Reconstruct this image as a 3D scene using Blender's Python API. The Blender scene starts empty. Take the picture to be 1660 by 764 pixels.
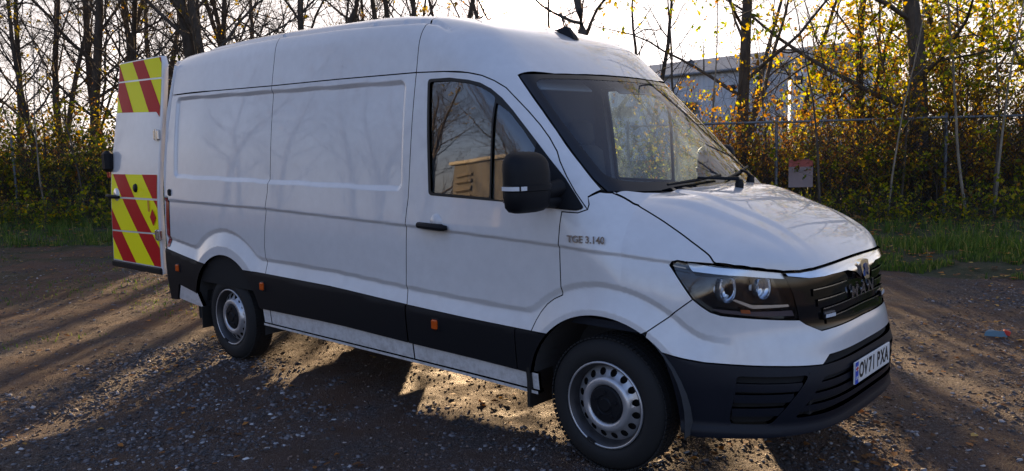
import bpy, math, random
import numpy as np
from mathutils import Vector, Matrix
from mathutils.geometry import delaunay_2d_cdt

scene = bpy.context.scene
COL = scene.collection
PI = math.pi
rad = math.radians

# ------------------------------------------------------------------ camera
cam_data = bpy.data.cameras.new('camera')
cam = bpy.data.objects.new('camera', cam_data)
COL.objects.link(cam)
cam.matrix_world = Matrix(((0.748033,-0.057015,0.661208,2.336422),(0.663226,0.100333,-0.741664,-4.252062),(-0.024055,0.993319,0.112866,1.677618),(0.000000,0.000000,0.000000,1.000000)))
cam_data.sensor_width = 36.0
cam_data.lens = 28.6867
cam_data.clip_start = 0.05
cam_data.clip_end = 900.0
scene.camera = cam

# ------------------------------------------------------------------ light
SUN_DIR = Vector((-0.64524, 0.74961, 0.14749)).normalized()      # towards the sun
SUN_EL = math.asin(SUN_DIR.z)
SUN_AZ = math.atan2(SUN_DIR.x, SUN_DIR.y)                        # clockwise from +Y
SKY_K = 0.15
world = bpy.data.worlds.new('World')
scene.world = world
world.use_nodes = True
wn = world.node_tree
for n in list(wn.nodes): wn.nodes.remove(n)
w_out = wn.nodes.new('ShaderNodeOutputWorld')
w_bg = wn.nodes.new('ShaderNodeBackground')
w_sky = wn.nodes.new('ShaderNodeTexSky')
w_sky.sky_type = 'NISHITA'
w_sky.sun_disc = False
w_sky.sun_elevation = SUN_EL
w_sky.sun_rotation = SUN_AZ
w_sky.altitude = 50
w_sky.air_density = 1.0
w_sky.dust_density = 1.6
w_sky.ozone_density = 3.0
w_bg.inputs['Strength'].default_value = 0.15
# thin high cloud: the sky's brightness levels off towards the sun and turns pale there, with a bright disc of glare round the sun
def wnode(t, **k):
    n = wn.nodes.new(t)
    for a, b_ in k.items(): setattr(n, a, b_)
    return n
w_tc = wnode('ShaderNodeTexCoord')
w_dot = wnode('ShaderNodeVectorMath', operation='DOT_PRODUCT'); w_nrm = wnode('ShaderNodeVectorMath', operation='NORMALIZE')
wn.links.new(w_tc.outputs['Generated'], w_nrm.inputs[0]); wn.links.new(w_nrm.outputs[0], w_dot.inputs[0]); w_dot.inputs[1].default_value = SUN_DIR
w_den = wnode('ShaderNodeVectorMath', operation='MULTIPLY_ADD'); wn.links.new(w_sky.outputs[0], w_den.inputs[0]); w_den.inputs[1].default_value = (SKY_K, SKY_K, SKY_K); w_den.inputs[2].default_value = (1, 1, 1)
w_div = wnode('ShaderNodeVectorMath', operation='DIVIDE'); wn.links.new(w_sky.outputs[0], w_div.inputs[0]); wn.links.new(w_den.outputs[0], w_div.inputs[1])
w_bw = wnode('ShaderNodeRGBToBW'); wn.links.new(w_div.outputs[0], w_bw.inputs[0])
w_tint = wnode('ShaderNodeVectorMath', operation='SCALE'); w_tint.inputs[0].default_value = (.87, 1.03, .90); wn.links.new(w_bw.outputs[0], w_tint.inputs['Scale'])
w_nz = wnode('ShaderNodeTexNoise'); w_nz.inputs['Scale'].default_value = 3.2; w_nz.inputs['Detail'].default_value = 5; w_mp = wnode('ShaderNodeMapping'); w_mp.inputs['Scale'].default_value = (1, 1, 3.5)
wn.links.new(w_tc.outputs['Generated'], w_mp.inputs[0]); wn.links.new(w_mp.outputs[0], w_nz.inputs['Vector'])
w_fac = wnode('ShaderNodeMapRange', interpolation_type='SMOOTHSTEP'); w_fac.inputs['From Min'].default_value = -.2; w_fac.inputs['From Max'].default_value = .8; w_fac.inputs['To Max'].default_value = .86; wn.links.new(w_dot.outputs['Value'], w_fac.inputs['Value'])
w_mix = wnode('ShaderNodeMix', data_type='RGBA'); wn.links.new(w_fac.outputs[0], w_mix.inputs[0]); wn.links.new(w_div.outputs[0], w_mix.inputs[6]); wn.links.new(w_tint.outputs[0], w_mix.inputs[7])
w_cl = wnode('ShaderNodeMapRange'); w_cl.inputs['From Min'].default_value = .3; w_cl.inputs['From Max'].default_value = .7; w_cl.inputs['To Min'].default_value = .84; w_cl.inputs['To Max'].default_value = 1.14; wn.links.new(w_nz.outputs['Fac'], w_cl.inputs['Value'])
w_sc = wnode('ShaderNodeVectorMath', operation='SCALE'); wn.links.new(w_mix.outputs[2], w_sc.inputs[0]); wn.links.new(w_cl.outputs[0], w_sc.inputs['Scale'])
w_g1 = wnode('ShaderNodeMapRange', interpolation_type='SMOOTHERSTEP'); w_g1.inputs['From Min'].default_value = math.cos(rad(3.4)); w_g1.inputs['From Max'].default_value = math.cos(rad(.35)); w_g1.inputs['To Max'].default_value = 60.0; wn.links.new(w_dot.outputs['Value'], w_g1.inputs['Value'])
w_g2 = wnode('ShaderNodeMath', operation='POWER'); w_mx0 = wnode('ShaderNodeMath', operation='MAXIMUM'); w_mx0.inputs[1].default_value = 0; wn.links.new(w_dot.outputs['Value'], w_mx0.inputs[0]); wn.links.new(w_mx0.outputs[0], w_g2.inputs[0]); w_g2.inputs[1].default_value = 260
w_g3 = wnode('ShaderNodeMath', operation='MULTIPLY_ADD'); wn.links.new(w_g2.outputs[0], w_g3.inputs[0]); w_g3.inputs[1].default_value = 2.6; wn.links.new(w_g1.outputs[0], w_g3.inputs[2])
w_gc = wnode('ShaderNodeVectorMath', operation='SCALE'); w_gc.inputs[0].default_value = (1.0, .86, .62); wn.links.new(w_g3.outputs[0], w_gc.inputs['Scale'])
w_add = wnode('ShaderNodeVectorMath', operation='ADD'); wn.links.new(w_sc.outputs[0], w_add.inputs[0]); wn.links.new(w_gc.outputs[0], w_add.inputs[1])
w_wb = wnode('ShaderNodeVectorMath', operation='MULTIPLY'); wn.links.new(w_add.outputs[0], w_wb.inputs[0]); w_wb.inputs[1].default_value = (1.28, 1.0, 1.09)      # the camera's white balance
wn.links.new(w_wb.outputs[0], w_bg.inputs['Color'])
wn.links.new(w_bg.outputs[0], w_out.inputs['Surface'])
sun_data = bpy.data.lights.new('sun', 'SUN')
sun_data.energy = 5.0
sun_data.angle = rad(0.55)
sun_data.color = (1.0, 0.68, 0.38)
sun = bpy.data.objects.new('sun', sun_data)
COL.objects.link(sun)
sun.rotation_euler = SUN_DIR.to_track_quat('Z', 'Y').to_euler()
sun.location = (-20, 25, 12)
scene.view_settings.view_transform = 'Standard'
scene.view_settings.look = 'None'
scene.view_settings.exposure = 1.74
scene.view_settings.gamma = 1.0
try:
    scene.cycles.max_bounces = 7
    scene.cycles.diffuse_bounces = 3
    scene.cycles.glossy_bounces = 3
    scene.cycles.transmission_bounces = 4
    scene.cycles.transparent_max_bounces = 12
    scene.cycles.caustics_reflective = False
    scene.cycles.caustics_refractive = False
    scene.cycles.use_denoising = True
    scene.cycles.sample_clamp_indirect = 8.0
except Exception:
    pass

# ------------------------------------------------------------------ helpers
def link(o, parent=None):
    COL.objects.link(o)
    if parent is not None: o.parent = parent
    return o

def tag(o, label=None, cat=None, group=None, kind=None):
    if label: o['label'] = label
    if cat: o['category'] = cat
    if group: o['group'] = group
    if kind: o['kind'] = kind
    return o

def empty(name, loc=(0, 0, 0), rz=0.0, parent=None):
    o = bpy.data.objects.new(name, None)
    o.empty_display_size = 0.2
    o.location = loc; o.rotation_euler = (0, 0, rz)
    return link(o, parent)

def mat(name, base=(0.5, 0.5, 0.5), rough=0.5, metal=0.0, spec=0.5, coat=0.0, coat_r=0.03, emis=None):
    m = bpy.data.materials.new(name); m.use_nodes = True
    b = m.node_tree.nodes['Principled BSDF']
    b.inputs['Base Color'].default_value = (*base, 1)
    b.inputs['Roughness'].default_value = rough
    b.inputs['Metallic'].default_value = metal
    b.inputs['Specular IOR Level'].default_value = spec
    b.inputs['Coat Weight'].default_value = coat
    b.inputs['Coat Roughness'].default_value = coat_r
    m.diffuse_color = (*base, 1)
    return m

def nd(m, typ, **kw):
    n = m.node_tree.nodes.new(typ)
    for k, v in kw.items():
        if k in n.inputs: n.inputs[k].default_value = v
        else: setattr(n, k, v)
    return n
def lk(m, a, b): m.node_tree.links.new(a, b)
def ramp(m, fac, stops, interp='LINEAR'):
    r = m.node_tree.nodes.new('ShaderNodeValToRGB')
    r.color_ramp.interpolation = interp
    el = r.color_ramp.elements
    while len(el) < len(stops): el.new(0.5)
    for e, (p, c) in zip(el, stops):
        e.position = p; e.color = (*c, 1) if len(c) == 3 else c
    lk(m, fac, r.inputs[0])
    return r
def coords(m, kind='Object', scale=(1, 1, 1)):
    t = m.node_tree.nodes.new('ShaderNodeTexCoord')
    mp = m.node_tree.nodes.new('ShaderNodeMapping')
    mp.inputs['Scale'].default_value = scale
    lk(m, t.outputs[kind], mp.inputs[0])
    return mp.outputs[0]
def noise(m, vec, scale, detail=4.0, rough=0.55, dist=0.0):
    n = nd(m, 'ShaderNodeTexNoise')
    n.inputs['Scale'].default_value = scale; n.inputs['Detail'].default_value = detail
    n.inputs['Roughness'].default_value = rough; n.inputs['Distortion'].default_value = dist
    lk(m, vec, n.inputs['Vector'])
    return n.outputs['Fac']
def bump(m, h, strength=0.3, dist=0.01, to=None):
    b = nd(m, 'ShaderNodeBump'); b.inputs['Strength'].default_value = strength; b.inputs['Distance'].default_value = dist
    lk(m, h, b.inputs['Height'])
    lk(m, b.outputs[0], (to or m.node_tree.nodes['Principled BSDF']).inputs['Normal'])
    return b

def mesh_obj(name, verts, faces, material=None, parent=None, smooth=False, normals=None):
    me = bpy.data.meshes.new(name)
    me.from_pydata([tuple(v) for v in verts], [], [tuple(f) for f in faces])
    if smooth or normals is not None:
        me.polygons.foreach_set('use_smooth', [True] * len(me.polygons))
    if material is not None:
        for mm in (material if isinstance(material, (list, tuple)) else [material]): me.materials.append(mm)
    me.update()
    if normals is not None:
        me.normals_split_custom_set_from_vertices([tuple(n) for n in normals])
    return link(bpy.data.objects.new(name, me), parent)

class MB:
    """collects simple shapes, then becomes one mesh object"""
    def __init__(s): s.v = []; s.f = []
    def add(s, v, f):
        k = len(s.v); s.v += [tuple(a) for a in v]; s.f += [tuple(i + k for i in q) for q in f]
    def box(s, c, size, R=None, bev=0.0):
        hx, hy, hz = size[0] / 2, size[1] / 2, size[2] / 2
        b = min(bev, hx * .9, hy * .9, hz * .9)
        pts = []
        if b <= 0:
            for z in (-hz, hz):
                for x, y in ((-hx, -hy), (hx, -hy), (hx, hy), (-hx, hy)): pts.append((x, y, z))
            fs = [(3, 2, 1, 0), (4, 5, 6, 7)] + [(i, (i + 1) % 4, 4 + (i + 1) % 4, 4 + i) for i in range(4)]
        else:
            for z, ins in ((-hz, b), (-hz + b, 0), (hz - b, 0), (hz, b)):
                X, Y = hx - ins, hy - ins
                c_ = b if ins == 0 else b * .4
                for x, y in ((-X + c_, -Y), (X - c_, -Y), (X, -Y + c_), (X, Y - c_), (X - c_, Y), (-X + c_, Y), (-X, Y - c_), (-X, -Y + c_)): pts.append((x, y, z))
            fs = [tuple(range(7, -1, -1)), tuple(range(24, 32))]
            for l in range(3):
                for i in range(8): fs.append((l * 8 + i, l * 8 + (i + 1) % 8, l * 8 + 8 + (i + 1) % 8, l * 8 + 8 + i))
        M = (R or Matrix.Identity(3))
        s.add([tuple(M @ Vector(p) + Vector(c)) for p in pts], fs)
    def tube(s, path, r, n=8, cap=True):
        path = [Vector(p) for p in path]
        rs = r if isinstance(r, (list, tuple)) else [r] * len(path)
        up = Vector((0, 0, 1)); pts = []
        for i, p in enumerate(path):
            d = (path[min(i + 1, len(path) - 1)] - path[max(i - 1, 0)]).normalized()
            a = d.cross(up if abs(d.z) < .95 else Vector((1, 0, 0))).normalized(); b = a.cross(d)
            for k in range(n):
                t = 2 * PI * k / n; pts.append(p + (a * math.cos(t) + b * math.sin(t)) * rs[i])
        fs = [(i * n + k, i * n + (k + 1) % n, (i + 1) * n + (k + 1) % n, (i + 1) * n + k) for i in range(len(path) - 1) for k in range(n)]
        if cap: fs += [tuple(range(n - 1, -1, -1)), tuple(range((len(path) - 1) * n, len(path) * n))]
        s.add(pts, fs)
    def lathe(s, prof, n=48, c=(0, 0, 0), axis='y'):
        """profile of (radius, offset along axis)"""
        pts = []
        for (r, o) in prof:
            for k in range(n):
                t = 2 * PI * k / n
                if axis == 'y': pts.append((c[0] + r * math.cos(t), c[1] + o, c[2] + r * math.sin(t)))
                elif axis == 'x': pts.append((c[0] + o, c[1] + r * math.cos(t), c[2] + r * math.sin(t)))
                else: pts.append((c[0] + r * math.cos(t), c[1] + r * math.sin(t), c[2] + o))
        fs = [(i * n + k, i * n + (k + 1) % n, (i + 1) * n + (k + 1) % n, (i + 1) * n + k) for i in range(len(prof) - 1) for k in range(n)]
        s.add(pts, fs)
    def prism(s, poly, d0, d1, fn):
        """2D polygon extruded; fn(u, v, d) gives the point"""
        n = len(poly)
        pts = [fn(u, v, d0) for u, v in poly] + [fn(u, v, d1) for u, v in poly]
        s.add(pts, [tuple(range(n)), tuple(range(2 * n - 1, n - 1, -1))] + [(i + n, (i + 1) % n + n, (i + 1) % n, i) for i in range(n)])
    def build(s, name, material, parent=None, smooth=False, fix=True):
        o = mesh_obj(name, s.v, s.f, material, parent, smooth)
        if fix:
            import bmesh
            bm = bmesh.new(); bm.from_mesh(o.data); bmesh.ops.recalc_face_normals(bm, faces=bm.faces); bm.to_mesh(o.data); bm.free()
        return o
def auto_smooth(o, ang=35):
    """smooth shading with sharp edges where faces meet at more than ang degrees"""
    me = o.data
    me.polygons.foreach_set('use_smooth', [True] * len(me.polygons))
    try: me.set_sharp_from_angle(angle=rad(ang))
    except Exception: pass
    return o

# ------------------------------------------------------------------ the van's body as a smooth implicit shape
def itp(x,xs,ys):
    # smooth (cubic hermite / monotone-ish) interpolation
    xs=np.asarray(xs,float); ys=np.asarray(ys,float); x=np.asarray(x,float)
    m=np.gradient(ys,xs)
    i=np.clip(np.searchsorted(xs,x)-1,0,len(xs)-2)
    h=xs[i+1]-xs[i]; t=np.clip((x-xs[i])/h,0,1)
    r=(2*t**3-3*t**2+1)*ys[i]+(t**3-2*t**2+t)*h*m[i]+(-2*t**3+3*t**2)*ys[i+1]+(t**3-t**2)*h*m[i+1]
    lo=x<xs[0]; hi=x>xs[-1]
    r=np.where(lo,ys[0]+m[0]*(x-xs[0]),r); r=np.where(hi,ys[-1]+m[-1]*(x-xs[-1]),r)
    return r
def ss(a,b,x):
    t=np.clip((x-a)/(b-a),0,1); return t*t*(3-2*t)
def smax(a,b,k): 
    h=np.maximum(k-np.abs(a-b),0); return np.maximum(a,b)+h*h/(4*k)
def smin(a,b,k): return -smax(-a,-b,k)
WZ=[.20,.30,.45,.70,.85,1.15,1.37,1.86,2.10,2.40,2.7]
WW=[.945,.955,.972,.990,.988,.984,.966,.922,.887,.835,.78]
XZ=[.20,.29,.38,.52,.64,.72,.77,.90,1.0,1.06,1.2,1.5]
XX=[.93,.957,.980,.985,.968,.958,.942,.925,.912,.900,.87,.82]
HX=[-.3,.15,.37,.556,.70,.80,.90,1.0]
HZ=[1.45,1.398,1.350,1.277,1.205,1.145,1.072,.99]
RX=[-4.7,-4.3,-2.3,-1.6,-1.3,-.9,-.7,-.58,-.4]
RZ=[2.50,2.53,2.545,2.510,2.465,2.335,2.215,2.12,1.96]
AX=(0.0,-3.64); 
def wid(x,z):
    w=itp(z,WZ,WW)
    w=w-.02*np.clip((-3.9-x)/.76,0,1.5)**2
    return w
CTX=[-4.62,-3.95,-3.16,-2.19,-1.41,-.89,-.44,.34,.62,.95]
CTZ=[.835,.757,.757,.741,.703,.685,.676,.671,.629,.62]
def rrect(x,z,x0,x1,z0,z1,r):
    qx=np.abs(x-(x0+x1)/2)-(x1-x0)/2+r; qz=np.abs(z-(z0+z1)/2)-(z1-z0)/2+r
    return np.hypot(np.maximum(qx,0),np.maximum(qz,0))+np.minimum(np.maximum(qx,qz),0)-r
def side_disp(x,z):
    """outward relief of the side metal: crease, sill flare, wheel-arch flares, recessed load panels"""
    zc=np.interp(x,[-4.4,-3.0,-1.41,-.25,.07,.37],[1.268,1.250,1.203,1.157,1.134,1.104])
    d=.014*ss(zc-.024,zc,z)
    ct=np.interp(x,CTX,CTZ)
    rf=np.hypot(x,z-.345); rr=np.hypot(x+3.62,z-.345)
    D=smin(smin(z-(ct+.085),rf-.602,.05),rr-.682,.05)
    d=d-.036*smin(np.clip((D+.105)/.105,0,2),np.ones_like(D),.12)+.036+.015*np.clip((D-.004)/.030,0,1)-.015
    # recessed panels between belt and roof seam (bottom edge drops slightly towards the front)
    zz=z+.0185*(x+2.9)
    s1=rrect(x,zz,-4.435,-1.475,1.425,2.10,.06)
    d=d-.020*np.clip(-s1/.026,0,1)
    return d
def body(x,y,z,relief=True):
    x=np.asarray(x,float); ay=np.sqrt(np.asarray(y,float)**2+1e-8)
    w=wid(x,z)
    x0=-.12; xf=itp(z,XZ,XX); nn=3.15+.75*ss(.75,.5,z)
    ax=np.maximum((x-x0)/(xf-x0),0)
    q=ax**2.1+(ay/w)**nn
    f1=(q**(1/nn)-1)*w
    if relief: f1=f1-side_disp(x,z)*ss(.66,.40,x)
    fr=(-4.66+.10*ss(1.2,2.5,z))-x
    f1=smax(f1,fr,.07)
    hood=itp(x,HX,HZ)-.022*(ay/.6)**2
    # raised centre of bonnet with two soft ridges each side
    e1=np.interp(x,[.08,.25,.41,.9],[.68,.62,.58,.54])
    hood=hood+.016*(1-ss(e1-.06,e1+.02,ay))*ss(.98,.6,x)*ss(0.02,.3,x)
    e2=.44-.04*ss(.3,.9,x)
    hood=hood+.010*(1-ss(e2-.05,e2+.02,ay))*ss(.95,.6,x)
    fh=(z-hood)*.88
    fw=(x-(.10-1.014*(z-1.42)-.185*ay**2))*.70
    fo=(z-(itp(x,RX,RZ)-.05*ay**2))
    zl=np.interp(x,[-4.5,-3.05,-2.2,-1.44,-1.32,-1.18],[2.500,2.494,2.470,2.425,2.402,2.340])
    groove=.015*np.exp(-((z-zl)/.0085)**2)*ss(-1.12,-1.30,x)*ss(-4.62,-4.45,x)*ss(.62,.72,ay)
    A=smax(smax(fo,fw,.05),f1,.24-.09*ss(-.9,-1.8,x))
    B=smax(f1,fh,.40-.35*ss(.35,.80,x))
    return np.minimum(A,B)+groove
def root(P,Dr,t0,t1,n=46,f=body):
    """first sign change coming from outside (t1) toward inside (t0), bisection; vectorised"""
    lo=np.full(len(P),float(t0)); hi=np.full(len(P),float(t1))
    for _ in range(n):
        m=(lo+hi)/2; Q=P+Dr*m[:,None]; v=f(Q[:,0],Q[:,1],Q[:,2])
        ins=v<0; lo=np.where(ins,m,lo); hi=np.where(ins,hi,m)
    return P+Dr*((lo+hi)/2)[:,None]


def body_n(P):
    e = 2e-3
    g = np.stack([body(*(P + d * e).T) - body(*(P - d * e).T) for d in np.eye(3)], -1)
    return g / np.maximum(np.linalg.norm(g, axis=1)[:, None], 1e-9)

def map_point(kind, U, V):
    U = np.asarray(U, float); V = np.asarray(V, float); Z = np.zeros_like(U); O = np.ones_like(U)
    if kind == 'S': return np.stack([U, Z, V], -1), np.stack([Z, -O, Z], -1), 1.6
    if kind == 'R': return np.stack([U, Z, Z + 1.0], -1), np.stack([Z, -np.sin(V), np.cos(V)], -1), 2.2
    if kind == 'H': return np.stack([U, V, Z + .7], -1), np.stack([Z, Z, O], -1), 1.1
    if kind == 'B': return np.stack([Z + .3, U, Z + .75], -1), np.stack([np.cos(V), Z, np.sin(V)], -1), 1.2
    if kind == 'F': return np.stack([Z - .3, Z, V], -1), np.stack([np.cos(U), np.sin(U), Z], -1), 1.7
    if kind == 'W': return np.stack([Z - 1.3, U, V], -1), np.stack([O, Z, Z], -1), 2.4
def cast_uv(kind, U, V):
    P, D, t1 = map_point(kind, U, V)
    return root(P, D, 0.0, t1)
def to_uv(kind, p):
    x, y, z = p
    return {'S': (x, z), 'R': (x, math.atan2(-y, z - 1.0)), 'H': (x, y), 'B': (y, math.atan2(z - .75, x - .3)), 'F': (math.atan2(y, x + .3), z), 'W': (y, z)}[kind]
SC = {'B': (1, .62), 'S': (1, 1), 'R': (1, 1.25), 'H': (1, 1), 'F': (1.1, 1), 'W': (1, 1.4)}

def inside(poly, X, Y):
    poly = np.asarray(poly); r = np.zeros(len(X), bool); n = len(poly); j = n - 1
    for i in range(n):
        xi, yi = poly[i]; xj, yj = poly[j]
        c = ((yi > Y) != (yj > Y)) & (X < (xj - xi) * (Y - yi) / ((yj - yi) if yj != yi else 1e-12) + xi)
        r ^= c; j = i
    return r
def resample(poly, step):
    out = []
    n = len(poly)
    for i in range(n):
        a = np.array(poly[i]); b = np.array(poly[(i + 1) % n]); k = max(1, int(round(np.linalg.norm(b - a) / step)))
        for j in range(k): out.append(tuple(a + (b - a) * j / k))
    return out
def inset(poly, d):
    """shrinks a closed outline by d"""
    p = np.array(poly, float); a = np.roll(p, 1, 0); b = np.roll(p, -1, 0)
    e1 = p - a; e2 = b - p
    e1 /= np.maximum(np.linalg.norm(e1, axis=1)[:, None], 1e-9); e2 /= np.maximum(np.linalg.norm(e2, axis=1)[:, None], 1e-9)
    area = 0.5 * np.sum(p[:, 0] * b[:, 1] - b[:, 0] * p[:, 1]); s = 1 if area > 0 else -1
    n1 = np.stack([-e1[:, 1], e1[:, 0]], -1) * s; n2 = np.stack([-e2[:, 1], e2[:, 0]], -1) * s
    m = n1 + n2; l = np.linalg.norm(m, axis=1)[:, None]; m = m / np.maximum(l, .3)
    return [tuple(q) for q in p + m * d * 1.0 / np.maximum(l / 2, .6)]
def rounded(poly, r, k=5, only=None):
    out = []; n = len(poly)
    for i in range(n):
        p = Vector(poly[i]); a = Vector(poly[i - 1]) - p; b = Vector(poly[(i + 1) % n]) - p
        rr = r if only is None or i in only else 0
        d = min(rr, a.length * .45, b.length * .45)
        if d < 1e-4: out.append(tuple(p)); continue
        s = p + a.normalized() * d; e = p + b.normalized() * d
        for j in range(k + 1):
            t = j / k; out.append(tuple(s * (1 - t) ** 2 + p * 2 * t * (1 - t) + e * t ** 2))
    return out
def arc(cx, cz, r, a0, a1, n=24):
    return [(cx + r * math.cos(rad(a0 + (a1 - a0) * i / n)), cz + r * math.sin(rad(a0 + (a1 - a0) * i / n))) for i in range(n + 1)]

def panel(name, poly, kind, material, parent, step=.02, holes=(), off=0.0, gap=.003, flange=.022, both=False, uv=False, fld=None, label=None):
    """a sheet cut to an outline and laid on the body; poly is 3D points, or (u, v) when uv=True"""
    su, sv = SC[kind]
    cv = (lambda q: [(a * su, b * sv) for a, b in q]) if uv else (lambda q: [(lambda t: (t[0] * su, t[1] * sv))(to_uv(kind, p)) for p in q])
    P = resample(cv(poly), step)
    if gap: P = inset(P, gap)
    H = []
    for h in holes:
        h2 = resample(cv(h), step)
        H.append(inset(h2, -gap) if gap else h2)
    A = np.array(P); lo = A.min(0); hi = A.max(0)
    gx = np.arange(lo[0] + step * .5, hi[0], step); gy = np.arange(lo[1] + step * .5, hi[1], step)
    X, Y = np.meshgrid(gx, gy); X = X.ravel(); Y = Y.ravel()
    k = inside(P, X, Y)
    for h in H: k &= ~inside(h, X, Y)
    X, Y = X[k], Y[k]
    B = np.array(P + [q for h in H for q in h])
    if len(X):
        keep = np.ones(len(X), bool)
        for c in range(0, len(B), 400):
            d = (X[:, None] - B[None, c:c + 400, 0]) ** 2 + (Y[:, None] - B[None, c:c + 400, 1]) ** 2
            keep &= d.min(1) > (step * .45) ** 2
        X, Y = X[keep], Y[keep]
    pts = [Vector(q) for q in B] + [Vector(q) for q in zip(X, Y)]
    edges = []; loops = []; o = 0
    for L in [P] + H:
        n = len(L); edges += [(o + i, o + (i + 1) % n) for i in range(n)]; loops.append((o, n)); o += n
    r = delaunay_2d_cdt(pts, edges, [], 1, 1e-7)
    VV = np.array([tuple(v) for v in r[0]]); F = np.array([f for f in r[2] if len(f) == 3])
    cen = VV[F].mean(1)
    k = inside(P, cen[:, 0], cen[:, 1])
    for h in H: k &= ~inside(h, cen[:, 0], cen[:, 1])
    F = F[k]
    used = np.unique(F); remap = -np.ones(len(VV), int); remap[used] = np.arange(len(used))
    orig = r[3]; first = {}
    for i, lst in enumerate(orig):
        for q in lst: first[q] = i
    VV2 = VV[used]; F = remap[F]
    Q = cast_uv(kind, VV2[:, 0] / su, VV2[:, 1] / sv)
    N = body_n(Q)
    offv = off if not callable(off) else off(Q)[:, None]
    Qo = Q + N * offv
    # consistent winding
    N0 = N
    a, b, c = Qo[F[:, 0]], Qo[F[:, 1]], Qo[F[:, 2]]
    fl = (np.cross(b - a, c - a) * N[F[:, 0]]).sum(1) < 0
    F[fl] = F[fl][:, ::-1]
    if callable(off):            # raised sections: shade from the real shape, not from the body below
        a, b, c = Qo[F[:, 0]], Qo[F[:, 1]], Qo[F[:, 2]]; fn_ = np.cross(b - a, c - a); N = np.zeros_like(Qo)
        for k_ in range(3): np.add.at(N, F[:, k_], fn_)
        N /= np.maximum(np.linalg.norm(N, axis=1)[:, None], 1e-12)
    V = list(map(tuple, Qo)); NN = list(map(tuple, N)); FF = [tuple(map(int, f)) for f in F]
    if flange:
        for (o, n) in loops:
            ids = [remap[first[o + i]] if (o + i) in first else -1 for i in range(n)]
            for i in range(n):
                p_, q_ = ids[i], ids[(i + 1) % n]
                if p_ < 0 or q_ < 0 or p_ == q_: continue
                A_, B_ = Qo[p_], Qo[q_]; nn = N[p_]
                d = B_ - A_; side = np.cross(d, nn); side /= max(np.linalg.norm(side), 1e-9)
                m = len(V)
                V += [tuple(A_), tuple(B_), tuple(B_ - N0[q_] * flange), tuple(A_ - N0[p_] * flange)]
                NN += [tuple(side)] * 4
                FF.append((m, m + 1, m + 2, m + 3))
    ob = mesh_obj(name, V, FF, material, parent, normals=NN)
    if label: ob['label'] = label
    if both:
        V2 = [(x, -y, z) for x, y, z in V]; N2 = [(x, -y, z) for x, y, z in NN]; F2 = [f[::-1] for f in FF]
        o2 = mesh_obj(name, V2, F2, material, parent if not isinstance(parent, tuple) else parent[1], normals=N2)
        if label: o2['label'] = label
        return ob, o2
    return ob
def mirror(objs_parent_pairs):
    out = []
    for o, par in objs_parent_pairs:
        me = o.data.copy()
        co = np.empty(len(me.vertices) * 3); me.vertices.foreach_get('co', co); co = co.reshape(-1, 3); co[:, 1] *= -1
        me.vertices.foreach_set('co', co.ravel()); me.flip_normals(); me.update()
        o2 = bpy.data.objects.new(o.name.split('.')[0], me); o2.matrix_local = o.matrix_local.copy()
        link(o2, par); out.append(o2)
    return out
# ------------------------------------------------------------------ materials of the van
def paint_mat():
    m = mat('white_van_paint', (0.80, 0.80, 0.81), rough=0.30, spec=0.5, coat=1.0, coat_r=0.02)
    b = m.node_tree.nodes['Principled BSDF']
    v = coords(m, 'Object', (1, 1, 1))
    n1 = noise(m, v, 1.3, 3, .5); n2 = noise(m, v, 14, 5, .6)
    mx = nd(m, 'ShaderNodeMath', operation='MULTIPLY'); lk(m, n1, mx.inputs[0]); lk(m, n2, mx.inputs[1])
    r = ramp(m, mx.outputs[0], [(0.12, (.67, .67, .68)), (0.42, (.75, .75, .76))]); lk(m, r.outputs[0], b.inputs['Base Color'])
    # splashed road film low on the sills
    sx = nd(m, 'ShaderNodeSeparateXYZ'); lk(m, v, sx.inputs[0])
    dz = nd(m, 'ShaderNodeMapRange'); dz.inputs['From Min'].default_value = .62; dz.inputs['From Max'].default_value = .34; lk(m, sx.outputs[2], dz.inputs['Value'])
    n3 = noise(m, v, 22, 6, .75); dn_ = nd(m, 'ShaderNodeMapRange'); dn_.inputs['From Min'].default_value = .42; dn_.inputs['From Max'].default_value = .66; dn_.inputs['To Max'].default_value = .5; lk(m, n3, dn_.inputs['Value'])
    dm = nd(m, 'ShaderNodeMath', operation='MULTIPLY'); lk(m, dz.outputs[0], dm.inputs[0]); lk(m, dn_.outputs[0], dm.inputs[1])
    dmx = nd(m, 'ShaderNodeMix', data_type='RGBA'); lk(m, dm.outputs[0], dmx.inputs[0]); lk(m, r.outputs[0], dmx.inputs[6]); dmx.inputs[7].default_value = (.20, .16, .13, 1); lk(m, dmx.outputs[2], b.inputs['Base Color'])
    rr = ramp(m, n2, [(0.35, (.012, .012, .012)), (0.75, (.06, .06, .06))]); lk(m, rr.outputs[0], b.inputs['Coat Roughness'])
    nv = noise(m, v, 3.5, 2, .5)
    bump(m, nv, 0.03, 0.003)
    nb = m.node_tree.nodes['Principled BSDF']
    return m
PAINT = paint_mat()
def textured(name, base, rough, scale=60, strength=.25, dist=.002, **k):
    m = mat(name, base, rough=rough, **k); v = coords(m, 'Object'); bump(m, noise(m, v, scale, 3, .6), strength, dist); return m
TRIM = textured('black_grained_plastic', (0.008, 0.009, 0.012), 0.55, 240, .3, .001, spec=.2)
TRIM2 = textured('dark_bumper_plastic', (0.009, 0.011, 0.018), 0.46, 260, .25, .001, spec=.22)
GLOSSBLK = mat('gloss_black', (0.006, 0.006, 0.007), rough=.08, spec=.6)
SEAL = mat('rubber_seal', (0.010, 0.010, 0.010), rough=.6)
DARK = mat('dark_cavity', (0.008, 0.008, 0.009), rough=.9)
CHROME = mat('chrome', (0.78, 0.79, 0.80), rough=.07, metal=1.0)
SATIN = mat('satin_silver', (0.62, 0.63, 0.65), rough=.22, metal=1.0)
RUBBER = textured('tyre_rubber', (0.009, 0.0095, 0.011), .78, 120, .3, .002)
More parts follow.
